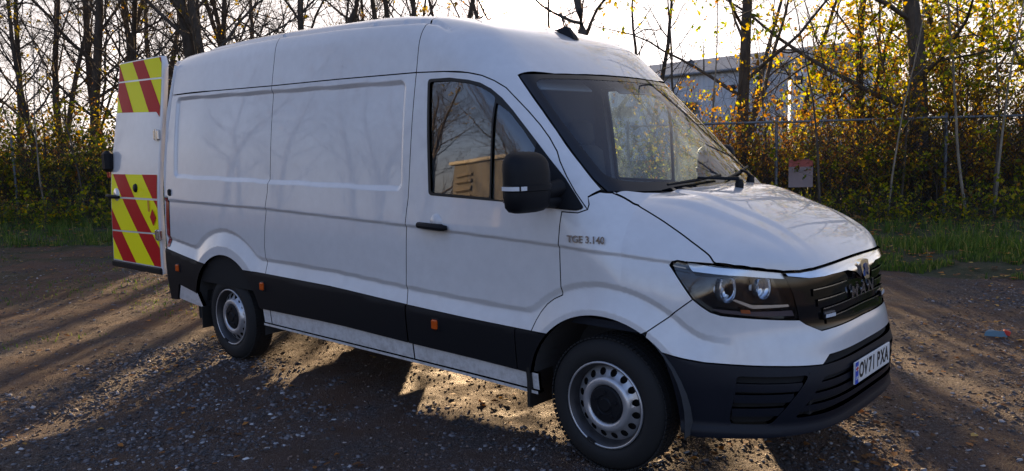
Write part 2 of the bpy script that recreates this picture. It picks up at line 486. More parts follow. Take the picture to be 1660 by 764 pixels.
STEEL = textured('silver_painted_steel', (0.50, 0.51, 0.54), .34, 90, .1, .001, metal=.65)
LINER = textured('cabin_grey_trim', (0.018, 0.026, 0.048), .75, 180, .3, .001)
LINER_L = textured('cabin_light_trim', (0.30, 0.30, 0.30), .85, 180, .2, .001)
AMBER = mat('amber_lens', (0.55, 0.085, 0.008), rough=.18, spec=.6)
REDLENS = mat('red_lens', (0.28, 0.008, 0.010), rough=.12, spec=.6)
CLOTH = textured('seat_cloth', (0.035, 0.036, 0.042), .9, 260, .5, .002)
WHITEPL = mat('white_plate', (0.80, 0.80, 0.78), rough=.35)
BLUEPL = mat('plate_blue', (0.02, 0.08, 0.55), rough=.35)
REDPL = mat('plate_red', (0.60, 0.03, 0.04), rough=.35)
BLACKINK = mat('black_ink', (0.01, 0.01, 0.01), rough=.4)

def glass_mat(name, tint, refl=1.0, ior=1.6, dust=0.0, film=0.0):
    m = bpy.data.materials.new(name); m.use_nodes = True
    nt = m.node_tree
    for n in list(nt.nodes): nt.nodes.remove(n)
    out = nt.nodes.new('ShaderNodeOutputMaterial')
    tr = nt.nodes.new('ShaderNodeBsdfTransparent'); tr.inputs[0].default_value = (*tint, 1)
    gl = nt.nodes.new('ShaderNodeBsdfGlossy'); gl.inputs['Roughness'].default_value = .012
    gl.inputs['Color'].default_value = (refl, refl, refl, 1)
    if film:
        df = nt.nodes.new('ShaderNodeBsdfDiffuse'); df.inputs[0].default_value = (.36, .52, .80, 1)  # bluish skylight haze painted over the pane as a thin veil
        fm = nt.nodes.new('ShaderNodeMixShader'); fm.inputs[0].default_value = film; nt.links.new(body_sh if dust else tr.outputs[0], fm.inputs[1]); nt.links.new(df.outputs[0], fm.inputs[2]); film_out = fm.outputs[0]
    # Schlick reflection, the same from both sides of a thin pane
    ge = nt.nodes.new('ShaderNodeNewGeometry'); dt = nt.nodes.new('ShaderNodeVectorMath'); dt.operation = 'DOT_PRODUCT'; nt.links.new(ge.outputs['Normal'], dt.inputs[0]); nt.links.new(ge.outputs['Incoming'], dt.inputs[1])
    def mth(op, a, b=None):
        q = nt.nodes.new('ShaderNodeMath'); q.operation = op
        if isinstance(a, (int, float)): q.inputs[0].default_value = a
        else: nt.links.new(a, q.inputs[0])
        if b is not None:
            if isinstance(b, (int, float)): q.inputs[1].default_value = b
            else: nt.links.new(b, q.inputs[1])
        return q.outputs[0]
    f0 = ((ior - 1) / (ior + 1)) ** 2
    fr_out = mth('ADD', mth('MULTIPLY', mth('POWER', mth('SUBTRACT', 1.0, mth('ABSOLUTE', dt.outputs['Value'])), 5.0), 1 - f0), f0)
    mx = nt.nodes.new('ShaderNodeMixShader')
    body_sh = tr.outputs[0]
    if dust:
        tl = nt.nodes.new('ShaderNodeBsdfTranslucent'); tl.inputs[0].default_value = (.62, .84, 1.0, 1)
        tc = nt.nodes.new('ShaderNodeTexCoord'); mp = nt.nodes.new('ShaderNodeMapping'); mp.inputs['Scale'].default_value = (1, 1, .45); nz = nt.nodes.new('ShaderNodeTexNoise'); nz.inputs['Scale'].default_value = 26; nz.inputs['Detail'].default_value = 6
        mr = nt.nodes.new('ShaderNodeMapRange'); mr.inputs['From Min'].default_value = .35; mr.inputs['From Max'].default_value = .75; mr.inputs['To Min'].default_value = dust * .6; mr.inputs['To Max'].default_value = dust * 1.8
        nt.links.new(tc.outputs['Object'], mp.inputs[0]); nt.links.new(mp.outputs[0], nz.inputs['Vector']); nt.links.new(nz.outputs['Fac'], mr.inputs['Value'])
        dm = nt.nodes.new('ShaderNodeMixShader'); nt.links.new(mr.outputs[0], dm.inputs[0]); nt.links.new(tr.outputs[0], dm.inputs[1]); nt.links.new(tl.outputs[0], dm.inputs[2]); body_sh = dm.outputs[0]
    nt.links.new(fr_out, mx.inputs[0]); nt.links.new(film_out if film else body_sh, mx.inputs[1]); nt.links.new(gl.outputs[0], mx.inputs[2])
    nt.links.new(mx.outputs[0], out.inputs[0])
    return m
GLASS = glass_mat('windscreen_glass', (.74, .84, .92), ior=1.5, film=.05)
SIDEGLASS = glass_mat('side_window_glass', (.66, .74, .76), ior=2.4, dust=.10)
LENS = glass_mat('headlight_lens', (.92, .94, .96))
FRIT = mat('windscreen_black_border', (0.006, 0.007, 0.010), rough=.05, spec=.6)

# ------------------------------------------------------------------ the van
van = empty('panel_van', (0, 0, 0))
tag(van, 'white high roof panel van parked on gravel with its chevron rear door open', 'van')

CT = lambda x: float(np.interp(x, CTX, CTZ))
CBX = [-4.60, -3.99, -3.15, -2.2, -1.42, -.91, -.41]; CBZ = [.56, .496, .481, .486, .464, .455, .441]
CB = lambda x: float(np.interp(x, CBX, CBZ))
SBX = [-4.60, -4.03, -3.10, -2.23, -1.42, -.93, -.41]; SBZ = [.41, .375, .372, .366, .359, .354, .345]
SB = lambda x: float(np.interp(x, SBX, SBZ))
MS = [(-3.018, .755), (-3.024, .794), (-3.036, .956), (-3.02, 1.10), (-2.997, 1.234), (-2.968, 1.36), (-2.964, 1.419), (-2.961, 1.77), (-2.962, 2.131)]
BS = [(-1.437, .705), (-1.457, .792), (-1.446, 1.0), (-1.437, 1.196), (-1.424, 1.30), (-1.414, 1.365), (-1.400, 1.735), (-1.390, 2.110)]
DRIP = [(-4.52, 2.150), (-3.8, 2.145), (-2.962, 2.131), (-2.2, 2.124), (-1.390, 2.110), (-1.15, 2.098), (-.958, 2.078), (-.86, 2.056), (-.776, 2.022), (-.70, 1.98), (-.626, 1.918), (-.54, 1.845), (-.456, 1.768), (-.39, 1.70), (-.331, 1.629), (-.299, 1.575)]
drip_m = DRIP[0:3]; drip_mid = DRIP[2:5]; drip_d = DRIP[4:]
TRI = [(-.299, 1.575), (-.245, 1.50), (-.18, 1.42), (-.100, 1.335)]          # upper edge of the black mirror triangle
def line(fn, x0, x1, n=8): return [(x0 + (x1 - x0) * i / n, fn(x0 + (x1 - x0) * i / n)) for i in range(n + 1)]

# rear quarter panel
ra = math.degrees(math.asin((.757 - .345) / .505))
P = line(CT, -4.60, -3.92, 4)[:-1] + [(-3.62 + .505 * math.cos(rad(a)), .345 + .505 * math.sin(rad(a))) for a in np.linspace(180 - ra, ra, 26)] + [(-3.2, .757)] + MS + drip_m[::-1][1:] + [(-4.585, 2.05), (-4.615, 1.8), (-4.635, 1.5), (-4.645, 1.30), (-4.545, 1.285), (-4.540, 1.10), (-4.555, .90)]
panel('side_panel', P, 'S', PAINT, van, step=.0095, uv=True, both=True)
# middle side panel
P = line(CT, -3.018, -1.437, 8)[:-1] + BS + drip_mid[::-1][1:] + MS[::-1][1:-1]
panel('side_panel', P, 'S', PAINT, van, step=.0095, uv=True, both=True)
# front door
WIN = rounded([(-1.284, 2.066), (-1.10, 2.062), (-.949, 2.040), (-.86, 2.018), (-.78, 1.98), (-.70, 1.925), (-.62, 1.855), (-.52, 1.758), (-.42, 1.660), (-.36, 1.600), (-.245, 1.490), (-.115, 1.342), (-.150, 1.326), (-.30, 1.335), (-.60, 1.357), (-1.236, 1.380)], .03, 4, only=(0, 15, 11, 12))
door_low = [(-.243, .889), (-.30, .862), (-.345, .830), (-.385, .785), (-.415, .735), (-.440, .676)]
DF = [(-.100, 1.335), (-.145, 1.318), (-.236, 1.322), (-.243, 1.25), (-.250, 1.142), (-.247, 1.014)]
P = line(CT, -1.437, -.440, 6)[:-1] + door_low[::-1] + DF[::-1] + TRI[::-1][1:-1] + drip_d[::-1] + BS[::-1][1:-1]
doors = panel('front_door', P, 'S', PAINT, van, step=.009, uv=True, holes=[inset(WIN, .008)], both=True)
# outlines shared by neighbouring pressings are snapped onto the body first
def snapS(L): Q = cast_uv('S', [q[0] for q in L], [q[2] for q in L]); return [tuple(q) for q in Q]
def snapF(L):
    U = [to_uv('F', q) for q in L]; Q = cast_uv('F', [u[0] for u in U], [u[1] for u in U]); return [tuple(q) for q in Q]
# fender
HE = [(-.029, -.812, 1.412), (.010, -.789, 1.390), (.039, -.767, 1.370), (.071, -.745, 1.348), (.137, -.760, 1.322), (.199, -.774, 1.296), (.257, -.783, 1.269), (.328, -.788, 1.231), (.397, -.791, 1.190), (.448, -.796, 1.161), (.501, -.804, 1.128), (.534, -.806, 1.092)]
def densify(L, k=6):          # smooth curve through the points, k pieces per span
    A = np.array(L); out = []
    for i in range(len(A) - 1):
        p0, p1, p2, p3 = A[max(i - 1, 0)], A[i], A[i + 1], A[min(i + 2, len(A) - 1)]
        for j in range(k):
            t = j / k; out.append(tuple(.5 * ((2 * p1) + (-p0 + p2) * t + (2 * p0 - 5 * p1 + 4 * p2 - p3) * t * t + (-p0 + 3 * p1 - 3 * p2 + p3) * t ** 3)))
    return out + [tuple(A[-1])]
HE = snapS(densify(HE))
HLT = [(.534, -.806, 1.087), (.404, -.854, 1.099), (.366, -.870, 1.104), (.345, -.878, 1.098), (.336, -.884, 1.082)]
HLT = [HE[-1]] + snapF(HLT[1:])
HLR = [(.336, -.884, 1.082), (.365, -.885, 1.045), (.402, -.886, .997), (.455, -.880, .928)]
HLR = snapF(HLR)
HLB = [(.455, -.880, .928), (.492, -.866, .897), (.528, -.849, .871), (.571, -.826, .856), (.622, -.793, .850), (.725, -.707, .838), (.834, -.564, .822)]
HLB = snapF(HLB)
f2 = lambda L: [(a, c) for a, b, c in L]
FB = [(HLB[0][0], HLB[0][2]), (.36, .845), (.262, .762)]
FB = [(FB[i][0] + (FB[i + 1][0] - FB[i][0]) * k / 8, FB[i][1] + (FB[i + 1][1] - FB[i][1]) * k / 8) for i in range(2) for k in range(8)] + [FB[2]]
arcF = [(.468 * math.cos(rad(a)), .345 + .466 * math.sin(rad(a))) for a in np.linspace(60, 134.5, 20)]
P = f2(HE) + f2(HLT)[1:] + f2(HLR)[1:] + FB[1:] + arcF + [(-.440, .676)] + door_low[::-1][1:] + DF[::-1][1:] + [(-.10, 1.36), (-.117, 1.394), (-.076, 1.419)]
panel('front_wing', P, 'S', PAINT, van, step=.0078, uv=True, both=True)
# roof, in three pressings with the seams of the side
def r_uv(p): return (p[0], p[1])
def side3(L):
    A = np.array(L); Q = cast_uv('S', A[:, 0], A[:, 1]); return [tuple(q) for q in Q]
def mirr(L): return [(x, -y, z) for x, y, z in L]
def ruv(L): return [to_uv('R', q) for q in L]
for (a, b, L) in ((-4.57, -2.962, drip_m), (-2.962, -1.390, drip_mid)):
    R3 = side3(L); uvr = ruv(R3); uvl = [(x, -t) for x, t in uvr]
    P = uvr + [(L[-1][0], uvr[-1][1] * k) for k in (.8, .6, .3, 0, -.3, -.6, -.8)] + uvl[::-1] + [(L[0][0] - (.0), uvr[0][1] * k) for k in (-.8, -.5, 0, .5, .8)]
    panel('roof', P, 'R', PAINT, van, step=.011, uv=True)
WP = [(-.075, -.836, 1.421), (-.137, -.849, 1.485), (-.207, -.846, 1.556), (-.281, -.840, 1.628), (-.38, -.827, 1.735), (-.487, -.811, 1.844), (-.59, -.797, 1.95), (-.680, -.783, 2.047)]
WT = [(-.672, -.760, 2.058), (-.64, -.66, 2.060), (-.606, -.548, 2.062), (-.58, -.38, 2.064), (-.566, -.2, 2.066), (-.560, 0, 2.067)]
R3 = side3(drip_d + TRI[1:] + [(-.10, 1.36), (-.115, 1.398)])
uvr = ruv(R3); wr = [to_uv('R', q) for q in WP + WT]
wt = wr[::1]
P = uvr + wt + [(x, -t) for x, t in wt[::-1][1:]] + [(x, -t) for x, t in uvr[::-1]] + [(-1.390, uvr[0][1] * k) for k in (-.8, -.5, -.2, .2, .5, .8)]
panel('roof', P, 'R', PAINT, van, step=.0125, uv=True)
# bonnet
HF = snapF([(.60, -.765, 1.086), (.66, -.725, 1.077), (.72, -.680, 1.066), (.775, -.615, 1.054), (.82, -.54, 1.050), (.85, -.45, 1.054), (.872, -.36, 1.059), (.884, -.25, 1.063), (.888, -.12, 1.066), (.889, 0, 1.067)])
hood_r = HE + HF
back = [(.142, 0, 1.4), (.138, -.12, 1.4), (.118, -.30, 1.4), (.085, -.466, 1.4), (.035, -.64, 1.4)]
ub = lambda q: to_uv('B', q)
back3 = [tuple(q) for q in cast_uv('H', [b_[0] for b_ in back], [b_[1] for b_ in back])]
hr = [ub(q) for q in hood_r]; bk = [ub(q) for q in back3]
P = hr + [(-u, v) for u, v in hr[::-1][1:]] + [(-u, v) for u, v in bk[::-1]] + bk[1:]
panel('bonnet', P, 'B', PAINT, van, step=.0115, uv=True, gap=.003, flange=.03)
# windscreen with its black border
def wuv(L): return [to_uv('W', q) for q in L]
wb_r = [(.04, -.60, 1.411), (.075, -.45, 1.408), (.10, -.25, 1.404), (.112, 0, 1.402)]
wpe = WP + WT
outl = wuv(wb_r[::-1]) + [(-.79, 1.420)] + wuv(wpe)
outl = [(-abs(u), v) for u, v in outl]
full = outl + [(-u, v) for u, v in outl[::-1] if abs(u) > 1e-6]
inn = rounded([(.0, 1.448), (-.30, 1.450), (-.55, 1.458), (-.70, 1.470), (-.785, 1.50), (-.782, 1.60), (-.765, 1.80), (-.735, 2.00), (-.69, 2.030), (-.45, 2.036), (0, 2.038)], .03, 4, only=(3, 4, 7, 8))
innf = inn + [(-u, v) for u, v in inn[::-1] if abs(u) > 1e-6]
# visible window area seen from the road: the black border is widest along the foot
panel('windscreen_border', full, 'W', FRIT, van, step=.02, uv=True, holes=[innf], gap=.002, flange=.012, off=-.003)
panel('windscreen', innf, 'W', GLASS, van, step=.03, uv=True, gap=-.004, flange=0, off=-.005)
# bumpers
AR = [(.468 * math.cos(rad(a)), .345 + .466 * math.sin(rad(a))) for a in np.linspace(44.5, 60, 6)]
def s3(L): return side3(L)
arch_up = s3(AR[::-1])                                       # from (.24,.75) down to (.334,.671)
BB = [(.336, -.963, .670), (.444, -.933, .648), (.53, -.895, .636), (.620, -.847, .631), (.795, -.703, .622), (.925, -.493, .606), (.936, -.435, .643), (.955, -.25, .643), (.962, 0, .643)]
GR_out = [(.834, -.564, .822), (.853, -.534, .799), (.897, -.45, .758), (.925, -.25, .762), (.938, 0, .765)]
top = s3(FB[::-1]) + HLB[1:] + GR_out[1:]
half = [to_uv('F', q) for q in arch_up[::-1]][::-1]
h_top = [to_uv('F', q) for q in top]
h_bot = [to_uv('F', q) for q in BB]
h_arch = [to_uv('F', q) for q in arch_up]
right = h_bot[::-1] + h_arch[::-1][1:-1] + h_top            # centre bottom -> arch -> centre top
P = right + [(-u, v) for u, v in right[::-1] if abs(u) > 1e-6]
panel('bumper_cover', P, 'F', PAINT, van, step=.009, uv=True)
def fz(p): return to_uv('F', p)
lowb = [(.336, -.963, .668), (.36, -.955, .60), (.385, -.945, .52), (.405, -.935, .42), (.425, -.93, .30)]
low_bot = [(.425, -.925, .292), (.486, -.890, .276), (.660, -.797, .279), (.80, -.69, .290), (.90, -.55, .298), (.943, -.398, .301), (.958, -.2, .298), (.96, 0, .296)]
BT = [(.336, -.963, .666), (.444, -.933, .645), (.53, -.895, .633), (.620, -.847, .628), (.795, -.703, .619), (.925, -.493, .604), (.955, -.30, .604), (.965, 0, .604)]
right = [fz(q) for q in low_bot[::-1]] + [fz(q) for q in lowb[::-1][1:]] + [fz(q) for q in BT[1:]]
P = right + [(-u, v) for u, v in right[::-1] if abs(u) > 1e-6]
slot = [fz(q) for q in [(.654, -.826, .578), (.899, -.586, .571), (.861, -.664, .472), (.778, -.727, .347), (.631, -.827, .343), (.628, -.836, .380), (.654, -.833, .496)]]
slotl = [(-u, v) for u, v in slot[::-1]]
cen = [fz(q) for q in [(.935, -.50, .550), (.965, -.28, .552), (.972, 0, .552)]] 
cen_b = [fz(q) for q in [(.845, -.640, .372), (.93, -.46, .372), (.97, -.2, .378), (.975, 0, .378)]]
cr = cen_b[::-1] + cen
cenf = cr + [(-u, v) for u, v in cr[::-1] if abs(u) > 1e-6]
def lip(Q):      # splitter lip along the bottom
    return .022 * (1 - ss(.30, .345, Q[:, 2])) - .004
bump_low = panel('bumper', P, 'F', TRIM2, van, step=.014, uv=True, holes=[rounded(slot, .02), rounded(slotl, .02), rounded(cenf, .02)], gap=.001, flange=.031, off=lip)
for nm, pg in (('lower_grille', inset(cenf, -.01)), ('side_intake', inset(slot, -.01)), ('side_intake', inset(slotl, -.01))):
    panel(nm, pg, 'F', DARK, van, step=.04, uv=True, gap=0, flange=0, off=-.030)
def strip(name, pts, kind, w, material, parent, off=.004, flange=.02, both=False, step=.02):
    """a raised bar following the body; pts (u, v) middle line, w its height in v"""
    up = [(u, v + w / 2) for u, v in pts]; dn = [(u, v - w / 2) for u, v in pts[::-1]]
    return panel(name, dn + up, kind, material, parent, step=step, uv=True, gap=0, flange=flange, off=off, both=both)
for (a, b) in (((.650, -.833, .523), (.893, -.625, .521)), ((.645, -.832, .468), (.868, -.664, .472)), ((.635, -.831, .399), (.84, -.700, .407))):
    strip('slat', [fz(a), fz(b)], 'F', .040, TRIM2, van, off=-.008, flange=.03, both=True)
for z, h in ((.512, -.60), (.464, -.64), (.410, -.66)):
    u0 = fz((.90, h, .5))[0]
    strip('slat', [(u0 + (-2 * u0) * i / 12, z) for i in range(13)], 'F', .030, TRIM2, van, off=-.010, flange=.022)
# dark slot between cover and bumper
sl = [fz(q) for q in [(.925, -.50, .600), (.945, -.425, .648), (.97, -.2, .65), (.97, 0, .65)]]
slf = sl + [(-u, v) for u, v in sl[::-1]] + [(0, .590)]
panel('upper_intake', [(u, v) for u, v in sl] + [(-u, v) for u, v in sl[::-1] if abs(u) > 1e-6][0:] , 'F', DARK, van, step=.03, uv=True, gap=0, flange=0, off=-.028)
# grille
dn = lambda q, k: (q[0], q[1], q[2] - k)
GT = [dn(q, .006) for q in HF[3:]]
GS = [(.778, -.606, 1.02), (.811, -.584, .947), (.825, -.571, .882), (.836, -.562, .822)]
right = [fz(q) for q in GR_out[::-1]] + [fz(q) for q in GS[::-1][1:]] + [fz(q) for q in GT]
P = right + [(-u, v) for u, v in right[::-1] if abs(u) > 1e-6]
panel('grille', P, 'F', GLOSSBLK, van, step=.016, uv=True, gap=.002, flange=.03, off=-.006)
# chrome wing-shaped bar under the bonnet
CT1 = [dn(q, .010) for q in HF[3:]]
CT2 = [(.782, -.608, 1.030), (.840, -.511, 1.012), (.875, -.42, 1.010), (.890, -.351, 1.013), (.906, -.20, 1.012), (.913, -.10, .992), (.918, -.05, .960), (.918, 0, .955)]
right = [fz(q) for q in CT2[::-1]] + [fz(q) for q in CT1]
P = right + [(-u, v) for u, v in right[::-1] if abs(u) > 1e-6]
panel('chrome_trim', P, 'F', CHROME, van, step=.012, uv=True, gap=.001, flange=.012, off=lambda Q: .004 + .020 * np.clip((1.062 - Q[:, 2]) / .05, 0, 1) ** .7)
# grille slats with thin bright edges
for z0, ya, yb, sag in ((.938, -.49, -.18, 0), (.886, -.46, -.21, 0), (.842, -.42, .42, .0), (.797, -.40, .40, .0)):
    ua, ub = fz((.89, ya, z0))[0], fz((.89, yb, z0))[0]
    n = 10; bth = yb < 0
    pts = [(ua + (ub - ua) * i / n, z0 + .010 * math.sin(PI * .5 * (1 - abs(ua + (ub - ua) * i / n) / abs(ua)))) for i in range(n + 1)]
    strip('grille_slat', pts, 'F', .030, GLOSSBLK, van, off=.001, flange=.010, both=bth)
    strip('chrome_strip', [(u, v + .015) for u, v in pts], 'F', .005, SATIN, van, off=.0045, flange=.004, both=bth)
# lion-shield badge: faceted shield with a raised figure, seen as chrome and blue
bx = body_n(np.array([[.91, 0, .995]]))[0]
def badge_fn(u, v, d): return (.937 + d - .20 * (v), u, .995 + v)
b = MB(); shield = [(-.058, .045), (-.03, .052), (.03, .052), (.058, .045), (.052, -.01), (.028, -.045), (-.028, -.045), (-.052, -.01)]
b.prism(shield, -.030, .012, badge_fn); bd = b.build('emblem', CHROME, van)
b = MB()
lion = [(-.036, -.028), (-.030, -.006), (-.018, .004), (-.022, .018), (-.010, .030), (.006, .034), (.018, .028), (.030, .030), (.026, .016), (.034, .002), (.022, -.008), (.026, -.028), (.014, -.028), (.010, -.012), (-.008, -.010), (-.014, -.026), (-.024, -.028)]
b.prism(lion, .012, .016, badge_fn); b.build('emblem_figure', mat('emblem_blue', (.05, .09, .22), .15, .6), bd)

# lettering -----------------------------------------------------------------
def text_obj(name, body_txt, size, material, parent, loc, rot, extrude=.003, sx=1.0, bold=.0, spacing=1.0, shear=0):
    cu = bpy.data.curves.new(name, 'FONT'); cu.body = body_txt; cu.size = size; cu.extrude = extrude
    cu.align_x = 'CENTER'; cu.align_y = 'CENTER'; cu.offset = bold; cu.space_character = spacing; cu.shear = shear; cu.resolution_u = 3
    tmp = bpy.data.objects.new(name, cu); COL.objects.link(tmp)
    dg = bpy.context.evaluated_depsgraph_get()
    me = bpy.data.meshes.new_from_object(tmp.evaluated_get(dg))
    COL.objects.unlink(tmp); bpy.data.objects.remove(tmp)
    me.name = name; me.materials.clear(); me.materials.append(material)
    for v in me.vertices: v.co.x *= sx
    o = link(bpy.data.objects.new(name, me), parent)
    o.matrix_local = Matrix.Translation(loc) @ rot.to_4x4()
    return o
def basis(xa, ya):
    xa = Vector(xa).normalized(); za = xa.cross(Vector(ya)).normalized(); ya = za.cross(xa)
    return Matrix((xa, ya, za)).transposed()
RF = basis((0, 1, 0), (-.14, 0, 1))
# brand letters follow the curve of the grille
for ch, y in (('M', -.105), ('A', .015), ('N', .130)):
    q = cast_uv('F', [math.atan2(y, 1.22)], [.892])[0]; n = body_n(q[None])[0]
    text_obj('letter', ch, .086, SATIN, van, Vector(q) + Vector(n) * .005, basis(Vector((-n[1], n[0], 0)), (0, 0, 1)), .004, sx=1.35, bold=.0022)
q = cast_uv('S', [-.08], [1.186])[0]; n = body_n(q[None])[0]
for sgn in (1, -1):
    q2 = Vector((q[0], q[1] * sgn, q[2])); n2 = Vector((n[0], n[1] * sgn, n[2]))
    text_obj('model_badge', 'TGE 3.140', .050, SATIN, van, q2 + n2 * .003, basis(Vector((-n2.y, n2.x, 0)), (0, 0, 1)), .003, sx=.98, bold=.0008)
# number plate
plate_loc = Vector((.992, 0, .518))
b = MB(); b.box(plate_loc, (.010, .520, .111), bev=.002); pl = b.build('number_plate', WHITEPL, van)
yy_ = .022 - .219 + .025
for ch in 'OV71 PXA':
    if ch == ' ': yy_ += .022; continue
    text_obj('plate_character', ch, .106, BLACKINK, pl, plate_loc + Vector((.0056, yy_, -.001)), basis((0, 1, 0), (0, 0, 1)), .0004, sx=.80, bold=.0030); yy_ += (.052 if ch in '71' else .063)
b = MB(); b.box(plate_loc + Vector((.0052, -.238, 0)), (.0012, .042, .109)); b.build('plate_band', BLUEPL, pl)
b = MB()
b.box(plate_loc + Vector((.0062, -.238, .022)), (.0012, .034, .022)); b.build('plate_flag', WHITEPL, pl)
b = MB(); b.box(plate_loc + Vector((.0070, -.238, .022)), (.0012, .034, .008)); b.box(plate_loc + Vector((.0071, -.238, .022)), (.0012, .007, .022)); b.build('flag_cross', REDPL, pl)
for ch, yo in (('U', -.246), ('K', -.230)): text_obj('band_letter', ch, .024, WHITEPL, pl, plate_loc + Vector((.0062, yo, -.026)), basis((0, 1, 0), (0, 0, 1)), .0003, bold=.0004)
# recovery lights in the grille
for s in (-1, 1):
    q = cast_uv('F', [math.atan2(-(.388 if s > 0 else .34) * s, 1.21)], [.822])[0]; n = body_n(q[None])[0]
    R = basis(Vector((-n[1], n[0], 0)), (0, 0, 1))
    b = MB(); b.box(Vector(q) + Vector(n) * .004, (.098, .036, .020), R, .006); hs = b.build('strobe_light', GLOSSBLK, van)
    b = MB()
    for k in range(5): b.box(Vector(q) + Vector(n) * .015 + R @ Vector(((k - 2) * .016, 0, 0)), (.012, .016, .004), R)
    b.build('strobe_lens', mat('strobe_glass', (.75, .78, .82), .1), hs)

# headlights -----------------------------------------------------------------
HI = [dn(HF[3], .005), (.787, -.607, 1.019), (.811, -.584, .947), (.834, -.564, .824)]
HTT = HLT[1:4][::-1] + [dn(HE[-1], .004)] + [dn(q, .005) for q in HF[:3]]
out_h = HTT + HI + HLB[::-1][1:] + HLR[::-1][1:-1]
HUV = [fz(q) for q in out_h]
lensR, lensL = panel('headlight', HUV, 'F', LENS, van, step=.02, uv=True, gap=.004, flange=0, off=-.001, both=True)
for ln, sg in ((lensR, 1), (lensL, -1)):
    def hp(name, uvp, m, off, flange, step=.02, gap=.004):
        U = uvp if sg == 1 else [(-u, v) for u, v in uvp[::-1]]
        return panel(name, U, 'F', m, ln, step=step, uv=True, gap=gap, flange=flange, off=off)
    hp('headlight_housing', HUV, GLOSSBLK, -.058, -.056)
    st = [fz(q) for q in [(.408, -.850, 1.090), (.530, -.807, 1.080), (.611, -.772, 1.074), (.770, -.621, 1.046), (.785, -.609, 1.018), (.651, -.756, 1.038), (.545, -.815, 1.048), (.438, -.851, 1.058)]]
    hp('daylight_strip', st, mat('pale_reflector', (.80, .86, .92), .25, .35), -.010, .02, gap=0)
    st = [fz(q) for q in [(.349, -.88, 1.083), (.405, -.86, 1.075), (.410, -.86, 1.068), (.356, -.88, 1.076)]]
    hp('side_reflector', st, mat('amber_dim', (.55, .42, .28), .2, .3), -.008, .01, gap=0)
    lo = [fz(q) for q in [(.613, -.795, .924), (.625, -.788, .930), (.691, -.742, .902), (.808, -.603, .897), (.812, -.60, .886), (.700, -.737, .884), (.685, -.742, .886)]]
    hp('lower_reflector', lo, SATIN, -.018, .015, gap=0)
    lo = [fz(q) for q in [(.540, -.845, .884), (.660, -.770, .872), (.818, -.59, .868), (.824, -.58, .842), (.68, -.748, .852), (.570, -.826, .866)]]
    hp('indicator_strip', lo, mat('smoked_lens', (.10, .075, .08), .15), -.014, .015, gap=0)
    lo = [fz(q) for q in [(.645, -.776, .882), (.682, -.751, .880), (.684, -.748, .862), (.648, -.775, .866)]]
    hp('amber_segment', lo, mat('amber_smoked', (.35, .08, .02), .2), -.010, .01, gap=0)
    for (c, w_, h_) in (((.572, -.805, .968), .086, .060), ((.700, -.703, .975), .076, .050)):
        c = Vector((c[0], c[1] * sg, c[2])); d = Vector((1, -.25 * sg, 0)).normalized(); sd = Vector((-d.y, d.x, 0))
        c = c + d * .005 + Vector((0, .012 * sg, 0))
        b = MB(); n = 24; ring = []
        shp = [(math.cos(t) * w_ * .62, (math.sin(t) * h_ * .95)) if math.sin(t) < 0 else (math.cos(t) * w_ * .62 * (1 if abs(math.cos(t)) < .7 else 1), min(math.sin(t) * h_ * 1.5, h_)) for t in [2 * PI * k / n for k in range(n)]]
        rings = [(1.0, .020), (1.0, -.015), (.86, -.008), (.60, -.020), (.25, -.027)]
        for (s_, o_) in rings: ring.append([tuple(c + sd * (u * s_) + Vector((0, 0, v * s_)) + d * o_) for u, v in shp])
        pts = [p for r_ in ring for p in r_]
        b.add(pts, [(i * n + k, i * n + (k + 1) % n, (i + 1) * n + (k + 1) % n, (i + 1) * n + k) for i in range(len(rings) - 1) for k in range(n)] + [tuple(range(4 * n, 5 * n))])
        po = b.build('reflector', mat('bright_reflector', (.58, .62, .68), .13, .85), ln, smooth=True)
        b = MB(); b.lathe([(.0005, .012), (.012, .008), (.016, 0), (.016, -.03)], 16, c=tuple(c - d * .025), axis='x'); b.build('bulb', mat('bulb_glass', (.85, .9, .95), .05), po, smooth=True)

# doors: window seal, panes, handle, black mirror triangle -------------------
dR, dL = doors
def both_child(name, uvp, m, off, flange, step=.02, gap=0.0, holes=(), kind='S'):
    a = panel(name, uvp, kind, m, dR, step=step, uv=True, gap=gap, flange=flange, off=off, holes=holes)
    V = mirror([(a, dL)])
    return a, V[0]
XB = -.735
Wp = [(-1.262, 2.046), (-1.10, 2.042), (-.955, 2.021), (-.868, 1.998), (-.792, 1.962), (XB - .006, 1.928), (XB - .006, 1.380), (-1.214, 1.398)]
Wq = [(XB + .006, 1.898), (-.64, 1.845), (-.535, 1.745), (-.47, 1.675), (-.44, 1.64), (-.44, 1.355), (XB + .006, 1.372)]
seal_out = inset(WIN, .002)
both_child('window_frame', seal_out, SEAL, .0018, .02, step=.014, holes=[rounded(Wp, .02), rounded(Wq, .012)])
both_child('window_pane', Wp, SIDEGLASS, -.010, 0, step=.05, gap=-.004)
both_child('window_pane', Wq, SIDEGLASS, -.010, 0, step=.05, gap=-.004)
tri = [(-.44, 1.672), (-.36, 1.594), (-.247, 1.484), (-.125, 1.346), (-.130, 1.336), (-.150, 1.330), (-.30, 1.338), (-.44, 1.349)]
both_child('mirror_base', tri, TRIM, .012, .02, step=.03)
